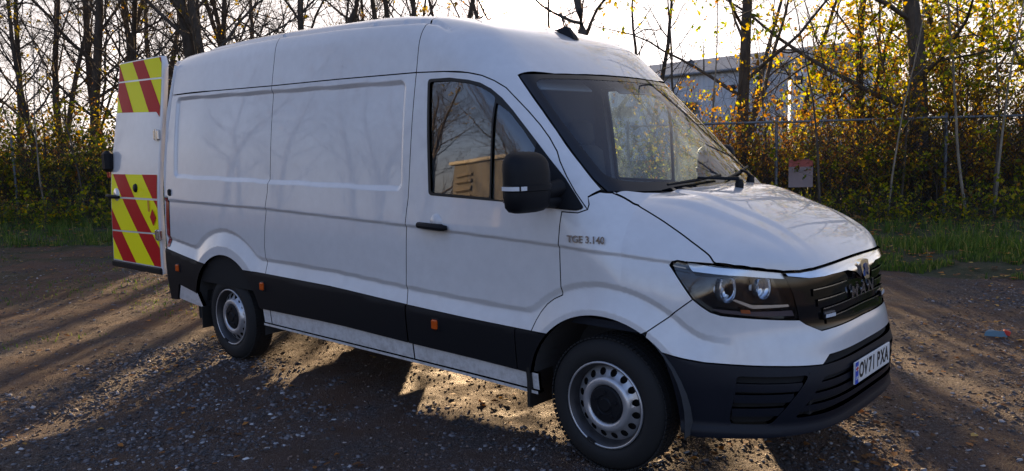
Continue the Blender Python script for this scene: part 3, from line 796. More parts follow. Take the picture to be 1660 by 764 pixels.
# door handle
hq = cast_uv('S', [-1.18, -1.17], [1.205, 1.235])
for sg, dd in ((1, dR), (-1, dL)):
    c = Vector((-1.182, hq[0][1] * sg, 1.205)); nrm = Vector((0, -sg, 0))
    b = MB()
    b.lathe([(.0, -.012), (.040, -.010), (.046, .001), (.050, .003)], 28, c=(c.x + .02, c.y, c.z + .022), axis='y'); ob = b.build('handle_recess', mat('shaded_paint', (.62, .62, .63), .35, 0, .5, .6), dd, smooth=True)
    b = MB(); path = [(-1.302, c.y - .012 * sg, 1.205), (-1.285, c.y - .028 * sg, 1.206), (-1.20, c.y - .036 * sg, 1.204), (-1.10, c.y - .034 * sg, 1.200), (-1.072, c.y - .026 * sg, 1.198), (-1.062, c.y - .010 * sg, 1.198)]
    b.tube(path, [.014, .019, .020, .020, .018, .013], 10); b.box((-1.185, c.y - .022 * sg, 1.205), (.215, .022, .030), bev=.008)
    auto_smooth(b.build('handle', TRIM, dd))
    q = cast_uv('S', [-1.43], [1.115])[0]
# small scuff of lettering left from a removed sticker behind the handle is only a stain: see paint
# wing mirrors ------------------------------------------------------------------
for sg in (1, -1):
    b = MB()
    rings = []
    # stacked rounded sections of the housing (z, half width y, half depth x, shift x)
    secs = [(1.332, .070, .030, -.004), (1.340, .105, .052, 0), (1.362, .128, .070, .004), (1.420, .135, .078, .006), (1.440, .134, .078, .006), (1.444, .140, .084, .008), (1.470, .140, .084, .008), (1.474, .134, .078, .006), (1.53, .134, .078, .004), (1.575, .131, .073, .0), (1.598, .122, .065, -.004), (1.617, .105, .052, -.010), (1.628, .080, .036, -.014), (1.633, .045, .020, -.016)]
    n = 28
    cy = -1.195 * sg; cx = -.295
    if sg < 0: cy, cx = 1.06, -.44
    pts = []
    for z, hy, hx, sx_ in secs:
        for k in range(n):
            t = 2 * PI * k / n; ct_, st_ = math.cos(t), math.sin(t)
            u = math.copysign(abs(ct_) ** .6, ct_) * hy; w = math.copysign(abs(st_) ** .7, st_) * hx
            if w < 0: w *= .55
            yy = u; xx = w + sx_ - .28 * yy * (-sg) * -1 * (-1 if False else 1) * 0
            ang = .12 if sg == 1 else 1.35
            pts.append((cx + xx * math.cos(ang) + yy * math.sin(ang), cy - xx * math.sin(ang) + yy * math.cos(ang), z))
    fs = [(i * n + k, i * n + (k + 1) % n, (i + 1) * n + (k + 1) % n, (i + 1) * n + k) for i in range(len(secs) - 1) for k in range(n)]
    fs += [tuple(range(n)), tuple(range((len(secs) - 1) * n, len(secs) * n))]
    b.add(pts, fs)
    mo = auto_smooth(b.build('wing_mirror', TRIM, van), 45)
    b = MB(); b.tube([(-.27, -.955 * sg, 1.44), (-.275, -1.02 * sg, 1.432), ((-.285, -1.10, 1.425) if sg == 1 else (-.36, 1.04, 1.43))], [.050, .046, .042], 12)
    b.tube([(-.27, -.955 * sg, 1.375), ((-.28, -1.10, 1.378) if sg == 1 else (-.36, 1.02, 1.378))], [.035, .035], 10)
    auto_smooth(b.build('mirror_arm', TRIM, mo), 50)
    # clear repeater wrapping round the outer face
    def on_m(t_deg, z):
        t = rad(t_deg); ct_, st_ = math.cos(t), math.sin(t)
        u = math.copysign(abs(ct_) ** .6, ct_) * .1425; w = math.copysign(abs(st_) ** .7, st_) * .0865
        ang = .12 if sg == 1 else 1.35
        return (cx + w * math.cos(ang) + u * math.sin(ang) + .008, cy - w * math.sin(ang) + u * math.cos(ang), z)
    tt = np.linspace(188, 108, 15) if sg == 1 else np.linspace(-8, 72, 15)
    tt = [t for t in tt]
    v = [on_m(t, 1.447) for t in tt] + [on_m(t, 1.467) for t in tt]; k = len(tt)
    b = MB(); b.add(v, [(i, i + 1, i + 1 + k, i + k) for i in range(k - 1) if i != 10]); b.build('mirror_indicator', mat('clear_lens', (.70, .72, .75), .15), mo)
    b = MB(); b.box((cx - .048, cy, 1.49) if sg == 1 else (-.44, .99, 1.49), (.004, .22, .21) if sg == 1 else (.2, .004, .2), bev=.001); b.build('mirror_glass', CHROME, mo)

# lower cladding, sills, marker lamps ---------------------------------------------
def ring_pt(cx_, r, a): return (cx_ + r * math.cos(rad(a)), .345 + r * math.sin(rad(a)))
bx0 = -3.62
al = math.degrees(math.asin((.757 - .345) / .505)); 
rear_clad = [(-4.64, .62), (-4.62, .835)] + line(CT, -4.60, -3.925, 5)[0:] + [ring_pt(bx0, .505, a) for a in np.linspace(180 - al, 163, 6)] + [(-4.105, .50), (-4.40, .545), (-4.47, .40), (-4.60, .39)]
panel('cladding', rear_clad, 'S', TRIM, van, step=.02, uv=True, off=.006, flange=.03, gap=0, both=True)
front_of_rear = [ring_pt(bx0, .505, al)] + [ring_pt(bx0, .505, a) for a in np.linspace(al, 17, 8)][1:] + [(-3.12, CB(-3.12))] + line(CB, -3.0, -1.447, 5) + line(CT, -1.447, -3.29, 7)
panel('cladding', front_of_rear, 'S', TRIM, van, step=.025, uv=True, off=.006, flange=.03, gap=.001, both=True)
door_clad = line(CB, -1.438, -.55, 5) + line(CT, -.55, -1.438, 5)
panel('cladding', door_clad, 'S', TRIM, van, step=.025, uv=True, off=.006, flange=.03, gap=.001, both=True)
arch_clad = [(-.547, CB(-.547)), (-.455, .440)] + [ring_pt(0, .466, a) for a in np.linspace(168, 134.5, 8)] + line(CT, -.35, -.547, 2)
panel('cladding', arch_clad, 'S', TRIM, van, step=.025, uv=True, off=.005, flange=.03, gap=.001, both=True)
for x0_, x1_ in ((-3.115, -3.02), (-3.014, -1.425), (-1.417, -.50), (-.494, -.415)):
    P = line(SB, x0_, x1_, 4) + line(CB, x1_, x0_, 4)
    panel('sill', P, 'S', PAINT, van, step=.02, uv=True, off=-.012, flange=.02, gap=.002, both=True)
P = [(-4.46, .41), (-4.03, .375), (-4.10, .50), (-4.39, .54)]
panel('sill', P, 'S', PAINT, van, step=.02, uv=True, off=-.004, flange=.03, gap=.002, both=True)
P = line(lambda x: SB(x) - .016, -3.10, -.415, 8) + line(lambda x: SB(x) + .001, -.415, -3.10, 8)
panel('sill_rail', P, 'S', PAINT, van, step=.02, uv=True, off=.006, flange=.05, gap=0, both=True)
for (x, z) in ((-4.372, .688), (-3.045, .662), (-1.176, .618)):
    q = cast_uv('S', [x], [z])[0]
    for sg in (1, -1):
        b = MB(); b.box((x, (q[1] - .013) * sg, z), (.048, .022, .058), bev=.006); b.build('side_marker', AMBER, van)
        b = MB(); b.box((x, (q[1] - .007) * sg, z), (.066, .010, .074), bev=.004); b.build('marker_housing', TRIM, van)
q = cast_uv('S', [-4.50], [1.325])[0]
for sg in (1, -1):
    b = MB(); b.box((-4.505, (q[1] - .004) * sg, 1.325), (.050, .024, .058), bev=.012); auto_smooth(b.build('door_buffer', TRIM, van))
# rear lamp, tall and dark red
lampP = [(-4.648, .85), (-4.56, .85), (-4.545, .92), (-4.540, 1.10), (-4.545, 1.275), (-4.645, 1.285), (-4.652, 1.1)]
lmp = panel('rear_lamp', lampP, 'S', REDLENS, van, step=.02, uv=True, off=.004, flange=.05, gap=.002, both=True)

# wheels ----------------------------------------------------------------------------
def wheel(cx_, sg, steer=0.0):
    w = empty('wheel', (cx_, -.955 * sg, .345), (0 if sg == 1 else PI) + steer, van)
    # outward is local -y
    b = MB()
    prof = [(.215, .150), (.222, .182), (.262, .196), (.305, .190), (.333, .172), (.343, .150), (.345, .10), (.345, .09), (.343, .04), (.333, .016), (.318, .004), (.300, -.006), (.275, -.013), (.250, -.011), (.232, -.003), (.224, .006), (.215, .02)]
    b.lathe(prof, 96); ty = auto_smooth(b.build('tyre', RUBBER, w), 60)
    b = MB()                                           # tread blocks
    for k in range(84):
        t = 2 * PI * k / 84
        for yy, wd in ((.030, .034), (.070, .030), (.110, .030), (.150, .034)):
            R = Matrix.Rotation(-t, 3, 'Y')
            b.box(R @ Vector((.3435, yy, 0)), (.007, wd, .019), R)
    b.build('tread', RUBBER, ty)
    b = MB()                                           # rim flange and barrel
    b.lathe([(.205, .15), (.205, .03), (.213, .008), (.224, -.004), (.2235, -.008), (.216, -.008), (.209, .0), (.200, .018), (.196, .04), (.194, .065)], 72)
    rim = auto_smooth(b.build('rim', textured('dusty_dark_steel', (.055, .055, .06), .5, 60, .1, .001, metal=.5), w), 50)
    b = MB(); b.lathe([(.2125, -.001), (.2165, -.0095), (.2225, -.0105), (.2265, -.006), (.226, .0)], 72); auto_smooth(b.build('rim_lip', STEEL, rim), 60)
    # disc with sixteen round holes, cut with a triangulation
    n = 16; ho = []; outr = [(.196 * math.cos(t), .196 * math.sin(t)) for t in np.linspace(0, 2 * PI, 97)[:-1]]
    inr = [(.098 * math.cos(t), .098 * math.sin(t)) for t in np.linspace(0, 2 * PI, 49)[:-1]]
    for k in range(n):
        a = 2 * PI * (k + .5) / n; ho.append([(.1665 * math.cos(a) + .0185 * math.cos(t), .1665 * math.sin(a) + .0185 * math.sin(t)) for t in np.linspace(0, 2 * PI, 13)[:-1]])
    ringp = [(r_ * math.cos(t), r_ * math.sin(t)) for r_ in (.105, .112, .12, .128, .136, .143, .190) for t in np.linspace(0, 2 * PI, 65)[:-1]]
    loops = [outr, inr] + ho; pts = []; ed = []
    for L in loops:
        o_ = len(pts); pts += L; ed += [(o_ + i, o_ + (i + 1) % len(L)) for i in range(len(L))]
    r = delaunay_2d_cdt([Vector(p) for p in pts + ringp], ed, [], 0, 1e-7)
    VV = np.array([tuple(v) for v in r[0]]); F = np.array(r[2]); c = VV[F].mean(1); rr_ = np.hypot(*c.T)
    k = (rr_ > .0975) & (rr_ < .196)
    for h in ho: k &= ~inside(h, c[:, 0], c[:, 1])
    F = F[k]; rv = np.hypot(*VV.T)
    yo = np.interp(rv, [.098, .104, .112, .128, .136, .145, .150, .185, .196], [.016, .006, .002, .002, .005, .018, .026, .046, .055])
    V3 = [(p[0], y_, p[1]) for p, y_ in zip(VV, yo)]
    dsc = mesh_obj('disc', V3, [tuple(map(int, f)) for f in F], STEEL, rim, smooth=True)
    b = MB(); b.lathe([(.0005, -.004), (.030, -.004), (.036, .003), (.046, .004), (.050, -.001), (.088, .002), (.097, .010), (.102, .02)], 48)
    hc = auto_smooth(b.build('hub_cap', TRIM, w), 30)
    b = MB()
    for k in range(5):
        a = 2 * PI * (k + .25) / 5; b.lathe([(.0005, -.006), (.010, -.005), (.012, .004)], 8, c=(.066 * math.cos(a), 0, .066 * math.sin(a)))
    b.build('wheel_nut', TRIM, hc)
    b = MB(); b.lathe([(.0005, .075), (.190, .07), (.195, .09)], 40); b.build('brake_disc', DARK, w)
    b = MB(); a0 = rad(-112)
    R = Matrix.Rotation(-a0, 3, 'Y'); b.box(R @ Vector((.213, -.010, 0)), (.012, .010, .05), R); b.build('balance_weight', DARK, rim)
    return w
wheel(0, 1, rad(1.5)); wheel(-3.64, 1); wheel(0, -1, rad(1.5)); wheel(-3.64, -1)
# wheel arch liners, underbody, axle
for cx_, r_ in ((0, .470), (-3.62, .508)):
    for sg in (1, -1):
        b = MB(); n = 24
        aa = [rad(-8 + 196 * i / n) for i in range(n + 1)]
        v = [(cx_ + r_ * math.cos(a), -.975 * sg, .345 + r_ * math.sin(a)) for a in aa] + [(cx_ + r_ * math.cos(a), -.60 * sg, .345 + r_ * math.sin(a)) for a in aa]
        b.add(v, [(i, i + 1, i + 1 + n + 1, i + n + 1) for i in range(n)] + [tuple(range(n + 1, 2 * n + 2))]); b.build('wheel_arch_liner', textured('arch_felt', (.045, .047, .052), .9), van)
b = MB()
b.box((-2.05, 0, .44), (2.15, 1.86, .16)); b.box((-4.35, 0, .50), (.50, 1.80, .16)); b.box((.58, 0, .45), (.30, 1.0, .25)); b.box((-1.8, 0, .48), (5.4, 1.16, .20))
b.box((-1.9, .45, .33), (1.2, .5, .10)); b.box((-2.9, -.30, .30), (.9, .26, .14), bev=.04)
b.build('underbody', DARK, van)
b = MB(); b.tube([(-3.64, -.80, .345), (-3.64, .80, .345)], .06, 10); b.tube([(0, -.8, .34), (0, .8, .34)], .04, 8); b.tube([(-3.9, .1, .30), (-2.6, .12, .27), (-1.0, .2, .25)], .035, 8); b.build('axle', DARK, van)
for x_, z_, w_, h_ in ((-4.03, .30, .012, .18), (-.47, .40, .02, .30)):
    for sg in (1, -1): b = MB(); b.box((x_, -.90 * sg, z_), (w_, .20, h_)); b.build('mud_flap', SEAL, van)
# rear door frame, step and left rear door
b = MB(); b.box((-4.60, 0, .45), (.16, 1.70, .20), bev=.03); auto_smooth(b.build('rear_step', TRIM, van))
for sg in (1, -1):
    b = MB(); b.tube([(-4.63, -.93 * sg, .55), (-4.635, -.935 * sg, 1.0), (-4.62, -.925 * sg, 1.5), (-4.58, -.88 * sg, 2.0), (-4.54, -.80 * sg, 2.40)], .035, 8); auto_smooth(b.build('door_pillar', PAINT, van))
b = MB(); b.tube([(-4.54, -.80, 2.40), (-4.53, -.3, 2.46), (-4.53, .3, 2.46), (-4.54, .80, 2.40)], .045, 8); auto_smooth(b.build('door_header', PAINT, van))
b = MB(); b.box((-2.98, 0, .60), (3.30, 1.72, .03)); b.build('load_floor', textured('load_floor_ply', (.16, .11, .07), .7), van)
b = MB(); b.box((-1.37, 0, 1.40), (.03, 1.74, 1.58)); b.box((-1.37, 0, 2.26), (.03, 1.5, .26)); b.build('bulkhead', LINER, van)
b = MB(); b.box((-4.66, .46, 1.50), (.04, .88, 1.90), bev=.015); auto_smooth(b.build('rear_door', PAINT, van))

# opened right rear door with yellow and red chevrons -------------------------------
def dy(z): return -.995 + .105 * float(ss(1.15, 2.55, z)) 
def xl(z): return float(np.interp(z, [.55, 1.5, 2.2, 2.5], [-5.72, -5.645, -5.545, -5.50]))
def xr_(z): return float(np.interp(z, [.55, 1.3, 2.1, 2.5], [-4.70, -4.685, -4.645, -4.62]))
def dpt(s, z, d): return (xl(z) + (xr_(z) - xl(z)) * s, dy(z) - d, z)
rd = MB(); NZ, NS = 30, 4
zz_ = np.linspace(.600, 2.495, NZ + 1)
def door_ring(z):
    e = max(0, (z - 2.42)) ; e = .04 * (e / .075) ** 2
    wd = 1.0
    return [dpt(e + .008, z, -.030), dpt(e, z, -.02), dpt(e, z, -.008), dpt(e + .008, z, 0), dpt(.3, z, .006), dpt(.7, z, .006), dpt(1 - e - .008, z, 0), dpt(1 - e, z, -.008), dpt(1 - e, z, -.02), dpt(1 - e - .008, z, -.05), dpt(.5, z, -.05)]
vv = []; m_ = 11
for z in zz_: vv += door_ring(z)
ff = [(i * m_ + k, i * m_ + (k + 1) % m_, (i + 1) * m_ + (k + 1) % m_, (i + 1) * m_ + k) for i in range(NZ) for k in range(m_)] + [tuple(range(m_)), tuple(range(NZ * m_, NZ * m_ + m_))]
rd.add(vv, ff); rdoor = auto_smooth(rd.build('rear_door', PAINT, van), 40)
rdoor['label'] = 'open rear door with yellow and red chevrons'
YEL = mat('fluorescent_yellow_film', (1.0, .92, .0), .45, 0, .25); REDF = mat('red_reflective_film', (.52, .001, .008), .45, 0, .2)
for m, c in ((YEL, (.80, .86, .02)), (REDF, (.62, .010, .025))):
    v = coords(m, 'Object'); bump(m, noise(m, v, 400, 2, .5), .15, .0006)
def film(name, pts, m, d=.0085):
    """flat sticker laid on the door, given in (s, z) door coordinates"""
    P_ = resample([(a * 1.0, b) for a, b in pts], .04)
    off = d
    N_ = len(P_)
    # triangulate
    g = [(s, z) for s in np.arange(.02, 1, .06) for z in np.arange(.6, 2.5, .05)]
    A = np.array(g); k = inside(P_, A[:, 0], A[:, 1]); A = A[k]
    r = delaunay_2d_cdt([Vector(p) for p in P_] + [Vector(tuple(a)) for a in A], [(i, (i + 1) % N_) for i in range(N_)], [], 1, 1e-6)
    VV = [tuple(v) for v in r[0]]
    F = [f for f in r[2]]
    def curve(s): return .006 * min(1, min(s, 1 - s) / .3)
    return mesh_obj(name, [dpt(s, z, curve(s) + off - .006) for s, z in VV], F, m, rdoor)
# three blocks of film: (z bottom, z top at hinge/left) in door space
def clip(poly, fn):
    out = []
    for i in range(len(poly)):
        a, b_ = poly[i], poly[(i + 1) % len(poly)]; fa, fb = fn(a), fn(b_)
        if fa >= 0: out.append(a)
        if (fa >= 0) != (fb >= 0):
            t = fa / (fa - fb); out.append((a[0] + (b_[0] - a[0]) * t, a[1] + (b_[1] - a[1]) * t))
    return out
DWID = 1.0
def chevrons(quad, period, phase, slope):
    """quad: outline in (s, z); bands go down to the right with the given slope (z per s)"""
    film('yellow_film', quad, YEL, .0075)
    zs = [q[1] + slope * q[0] for q in quad]
    lo_, hi_ = min(zs), max(zs)
    k = math.floor((lo_ - phase) / period)
    while phase + k * period < hi_:
        a = phase + k * period; b_ = a + period * .44
        pg = clip(quad, lambda q: q[1] + slope * q[0] - a); pg = clip(pg, lambda q: b_ - (q[1] + slope * q[0])) if len(pg) > 2 else pg
        if len(pg) > 2 and max(q[0] for q in pg) - min(q[0] for q in pg) > .02: film('red_stripe', pg, REDF, .0090)
        k += 1
chevrons([(.02, 2.33), (.97, 2.315), (.97, 2.44), (.955, 2.485), (.03, 2.485)], .655, .255, 1.13)
chevrons([(.02, 2.045), (.90, 2.020), (.97, 1.975), (.97, 2.30), (.02, 2.315)], .655, .255, 1.13)
chevrons([(.02, 1.475), (.98, 1.475), (.98, 1.44), (.98, 1.268), (.35, 1.268), (.02, 1.262)], .635, .26, 1.0)
chevrons([(.02, 1.250), (.98, 1.250), (.98, .965), (.02, .950)], .635, .26, 1.0)
chevrons([(.02, .935), (.98, .950), (.98, .665), (.02, .665)], .635, .26, 1.0)
b = MB()
b.box(((xl(.62) + xr_(.62)) / 2, dy(.6) + .004, .625), (abs(xr_(.62) - xl(.62)) - .01, .045, .060), bev=.01); b.build('door_foot_trim', TRIM, rdoor)
b = MB(); b.lathe([(.0005, -.004), (.058, -.003), (.060, .006)], 24, c=(xl(1.28) + .15, dy(1.28) - .009, 1.285)); b.build('handle_recess', PAINT, rdoor, smooth=True)
b = MB(); b.tube([(xl(1.27) + .02, dy(1.27) - .04, 1.27), (xl(1.27) + .12, dy(1.27) - .05, 1.268), (xl(1.27) + .22, dy(1.27) - .018, 1.262)], [.018, .020, .014], 8); auto_smooth(b.build('handle', TRIM, rdoor))
b = MB(); b.lathe([(.0005, -.016), (.036, -.014), (.042, .0), (.042, .01)], 20, c=(xl(1.35) + .55, dy(1.35) - .004, 1.352)); b.build('door_buffer', TRIM, rdoor, smooth=True)
b = MB(); b.box((xl(1.6) - .01, dy(1.6) - .035, 1.595), (.12, .085, .20), bev=.03); auto_smooth(b.build('door_stay', TRIM, rdoor))
b = MB(); b.box((xl(1.5) - .055, dy(1.5) + .0, 1.475), (.03, .03, .07), bev=.005); b.build('side_marker', REDLENS, rdoor)
for z in (1.82, .95):
    b = MB(); b.box((-4.70, dy(z) - .012, z), (.09, .03, .09), bev=.008); b.tube([(-4.70, dy(z) - .022, z - .05), (-4.70, dy(z) - .022, z + .05)], .012, 8); b.build('hinge', SATIN, rdoor)
b = MB(); b.prism([(-.055, 0), (0, .075), (.055, 0), (0, -.075)], -.0104, -.0116, lambda u, v, d: (xr_(1.12) - .10 + u, dy(1.12) + d, 1.10 + v)); b.build('hazard_sticker', REDF, rdoor)
b = MB(); b.box((-4.86, dy(1.15) - .0104, 1.20), (.03, .0012, .10)); b.build('label_sticker', mat('orange_label', (.75, .35, .03), .5), rdoor)

# wipers, washer, aerial -----------------------------------------------------------
def on_glass(y, z, d):
    q = cast_uv('W', [y], [z])[0]; n = body_n(q[None])[0]; return Vector(q) + Vector(n) * d
for pv, a, bq in (((-.02, 1.405), (-.46, 1.422), (.10, 1.446)), ((.46, 1.408), (.18, 1.43), (.70, 1.475))):
    b = MB(); A_ = on_glass(a[0], a[1], .022); B_ = on_glass(bq[0], bq[1], .022); mid = (A_ + B_) / 2
    pm = on_glass((a[0] + bq[0]) / 2, (a[1] + bq[1]) / 2, .020)
    b.tube([A_, pm, B_], [.007, .010, .007], 6)
    wb = b.build('wiper', TRIM, van)
    b = MB(); pv3 = on_glass(pv[0], pv[1], .015) + Vector((.02, 0, .0)); b.tube([pv3, pv3 + Vector((0, -.02, .03)), (pv3 + pm) / 2 + Vector((0.01, 0, .02)), pm + Vector((0, 0, .012))], [.016, .013, .009, .006], 6)
    b.lathe([(.0005, .03), (.018, .025), (.024, 0), (.024, -.03)], 10, c=tuple(pv3), axis='z')
    b.build('wiper_arm', TRIM, wb)
b = MB(); q = cast_uv('R', [-.93], [0])[0]
fin = [(-.10, 0), (-.02, .055), (.012, .058), (.06, .02), (.075, 0)]
nn = body_n(q[None])[0]
def fin_pt(u, v, d): return (q[0] - u * nn[2] * 1.0 + 0 * v, d * (1 - v / .09), q[2] + (-u) * (-nn[0]) * 1.0 + v)
b.prism([(-u, v) for u, v in fin], -.028, .028, fin_pt); auto_smooth(b.build('roof_aerial', TRIM, van), 60)
b = MB(); b.tube([(q[0] + .0, 0, q[2] + .05), (q[0] - .10, 0, q[2] + .20), (q[0] - .13, 0, q[2] + .26)], [.0045, .003, .002], 6); b.build('aerial_rod', SEAL, van)
# cowl below the windscreen
P = [(u, 1.4) for u in (0,)]
# cabin ------------------------------------------------------------------------------
dsh = MB(); n = 12
pr = [(.06, 1.36), (.00, 1.395), (-.10, 1.392), (-.20, 1.365), (-.30, 1.34), (-.36, 1.29), (-.36, 1.10), (-.30, .85), (-.1, .80)]
ys = [-.84, -.75, -.62, -.45, -.30, -.15, 0, .15, .30, .45, .62, .75, .84]
vv = []
for y in ys:
    hump = .05 * math.exp(-((y + .42) / .18) ** 2)
    for i, (x, z) in enumerate(pr): vv.append((x - .16 * (y / .9) ** 2 * (1 if i < 3 else .4), y, z + (hump if 2 <= i <= 5 else 0) - .02 * abs(y)))
m_ = len(pr)
dsh.add(vv, [(j * m_ + i, j * m_ + i + 1, (j + 1) * m_ + i + 1, (j + 1) * m_ + i) for j in range(len(ys) - 1) for i in range(m_ - 1)])
auto_smooth(dsh.build('dashboard', LINER, van), 50)
b = MB(); c = Vector((-.50, -.42, 1.22)); R = Matrix.Rotation(rad(-62), 3, 'Y')
ringp = [c + R @ Vector((.20 * math.cos(t), .20 * math.sin(t), 0)) for t in np.linspace(0, 2 * PI, 33)]
b.tube(ringp, .014, 8, cap=False)
for a in (0, 120, 240): b.tube([c, c + R @ Vector((.19 * math.cos(rad(a)), .19 * math.sin(rad(a)), 0))], .012, 6)
b.tube([c, (-.30, -.42, 1.15)], [.06, .04], 10)
b.build('steering_wheel', SEAL, van)
for y in (-.42, .22, .58):
    b = MB(); b.box((-.98, y, .98), (.48, .42, .16), bev=.05); so = auto_smooth(b.build('seat', CLOTH, van), 60)
    b = MB(); b.box((-1.22, y, 1.34), (.13, .42, .62), Matrix.Rotation(rad(-8), 3, 'Y'), bev=.05); auto_smooth(b.build('backrest', CLOTH, so), 60)
    b = MB(); b.box((-1.27, y, 1.74), (.09, .25, .18), Matrix.Rotation(rad(-8), 3, 'Y'), bev=.035); b.tube([(-1.25, y - .05, 1.60), (-1.26, y - .05, 1.72)], .007, 6); b.tube([(-1.25, y + .05, 1.60), (-1.26, y + .05, 1.72)], .007, 6); auto_smooth(b.build('headrest', CLOTH, so), 60)
# linings of the doors, pillars and roof inside the cabin
WINi = inset(WIN, -.012)
lin = [(-1.36, .75), (-.42, .75), (-.25, .95), (-.20, 1.25), (-.13, 1.33)] + [(x, z - .012) for x, z in TRI[::-1][1:]] + [(x, z - .01) for x, z in drip_d[::-1]]
both_child('door_lining', lin, LINER, -.045, 0, step=.03, holes=[WINi])
rl = [(x, t * .985) for x, t in uvr[:9]]
P = [(-.70, .62), (-.75, uvr[3][1] * .98), (-1.36, uvr[0][1] * .98), (-1.36, -uvr[0][1] * .98), (-.75, -uvr[3][1] * .98), (-.70, -.62), (-.66, 0)]
panel('headlining', P, 'R', LINER_L, van, step=.04, uv=True, off=-.05, flange=0)
b = MB(); b.box((-.70, -.40, 2.02), (.16, .50, .016), Matrix.Rotation(rad(35), 3, 'Y'), .006); b.box((-.70, .40, 2.02), (.16, .50, .016), Matrix.Rotation(rad(35), 3, 'Y'), .006); b.build('sun_visor', LINER_L, van)
b = MB(); b.box((-.55, 0, .74), (1.55, 1.72, .04)); b.build('cabin_floor', LINER, van)

tt_ = rad(112)
P = [(-4.58, -tt_), (-4.58, 0), (-4.58, tt_), (-1.40, tt_), (-1.40, 0), (-1.40, -tt_)]
panel('gap_light_block', P, 'R', DARK, van, step=.06, uv=True, off=-.036, flange=0)  # unseen dark shell added behind the panel gaps to keep daylight out
PL_ = [(-1.38, rad(50)), (-1.38, rad(62)), (-1.0, rad(45)), (-.62, rad(40)), (-.62, -rad(40)), (-1.0, -rad(45)), (-1.38, -rad(62))]
for L_, wdt in ((drip_d[3:] + TRI[:2], .03),):
    for j in range(len(L_) - 1):
        pass
sealP = [(x, z + .022) for x, z in (drip_d + TRI)] + [(x - .004, z - .022) for x, z in (drip_d + TRI)[::-1]]
sa = panel('door_seal', sealP, 'S', SEAL, van, step=.02, uv=True, off=-.024, flange=0, gap=0, both=True)

# things lying on the dashboard
vest = MB(); nx, ny = 14, 18; vv = []
rnd = random.Random(5)
for j in range(ny + 1):
    for i in range(nx + 1):
        a, c_ = i / nx, j / ny
        edge = min(a, 1 - a, c_, 1 - c_)
        vv.append((-.27 + .23 * a - .05 * (2 * c_ - 1) ** 2, -.20 + .46 * c_ + .02 * math.sin(a * 9), 1.392 - .03 * (1 - a) + .014 * math.sin(c_ * 17 + a * 5) * min(1, edge * 6) + .026 * min(1, edge * 5)))
vest.add(vv, [(j * (nx + 1) + i, j * (nx + 1) + i + 1, (j + 1) * (nx + 1) + i + 1, (j + 1) * (nx + 1) + i) for j in range(ny) for i in range(nx)])
vo = vest.build('folded_vest', mat('pale_green_cloth', (.55, .62, .28), .8), None, smooth=True)
tag(vo, 'pale green yellow cloth lying folded on the van dashboard behind the windscreen', 'cloth')
b = MB(); b.box((-.22, .44, 1.402), (.21, .30, .004), Matrix.Rotation(rad(12), 3, 'Z')); pp = b.build('paper_sheet', mat('paper', (.75, .78, .80), .7), None)
tag(pp, 'white sheet of paper on the dashboard at the far side of the cab', 'paper')
# ------------------------------------------------------------------ ground
FL = np.array([-20.56, 2.75]); FR = np.array([-2.07, 13.84]); FD = (FR - FL) / np.linalg.norm(FR - FL); FN = np.array([-FD[1], FD[0]])
def fence_pt(s, off=0.0): p = FL + FD * s + FN * off; return float(p[0]), float(p[1])
EDX = [-60, -30, -15.2, -13.5, -.75, .6, 6, 40]; EDY = [-14, -4.5, .05, 1.55, 6.25, 6.38, 6.7, 9]
def edge_y(x): return np.interp(x, EDX, EDY)
def vnoise(x, y, seed=0):
    """smooth value noise on arrays"""
    xi = np.floor(x).astype(int); yi = np.floor(y).astype(int); xf = x - xi; yf = y - yi
    xf = xf * xf * (3 - 2 * xf); yf = yf * yf * (3 - 2 * yf)
    def h(a, b):
        n = (a * 374761393 + b * 668265263 + seed * 1274126177) & 0xffffffff
        n = ((n ^ (n >> 13)) * 1103515245) & 0xffffffff
        return ((n ^ (n >> 16)) & 0xffff) / 65535.0
    return (h(xi, yi) * (1 - xf) + h(xi + 1, yi) * xf) * (1 - yf) + (h(xi, yi + 1) * (1 - xf) + h(xi + 1, yi + 1) * xf) * yf
def ground_z(x, y):
    x = np.asarray(x, float); y = np.asarray(y, float)
    near = np.exp(-((x + 1.8) / 4.5) ** 4 - ((y) / 2.2) ** 4)           # flat where the van stands
    z = (vnoise(x * .9, y * .9, 1) - .5) * .05 * (1 - .8 * near) + (vnoise(x * 3.1, y * 3.1, 2) - .5) * .022 * (1 - .5 * near) + (vnoise(x * 9, y * 9, 3) - .5) * .010
    # shallow wheel ruts running with the yard on the left
    v = ss(0, 1.2, y - edge_y(x))
    z = z + v * (.04 + .08 * vnoise(x * .7, y * .7, 4))
    return z - .012
def axis(lo, hi, f0, f1, fine, grow=1.22):
    a = list(np.arange(f0, f1 + 1e-6, fine)); s = fine
    while a[-1] < hi: s *= grow; a.append(a[-1] + s)
    s = fine
    while a[0] > lo: s *= grow; a.insert(0, a[0] - s)
    return np.array(a)
gx = axis(-420, 420, -9.5, 3.5, .045, 1.06); gy = axis(-300, 520, -4.0, 7.5, .045, 1.06)
X, Y = np.meshgrid(gx, gy, indexing='ij')
Z = ground_z(X, Y)
n_, m_ = X.shape
V = np.stack([X.ravel(), Y.ravel(), Z.ravel()], -1)
idx = np.arange(n_ * m_).reshape(n_, m_)
Fq = np.stack([idx[:-1, :-1].ravel(), idx[1:, :-1].ravel(), idx[1:, 1:].ravel(), idx[:-1, 1:].ravel()], -1)
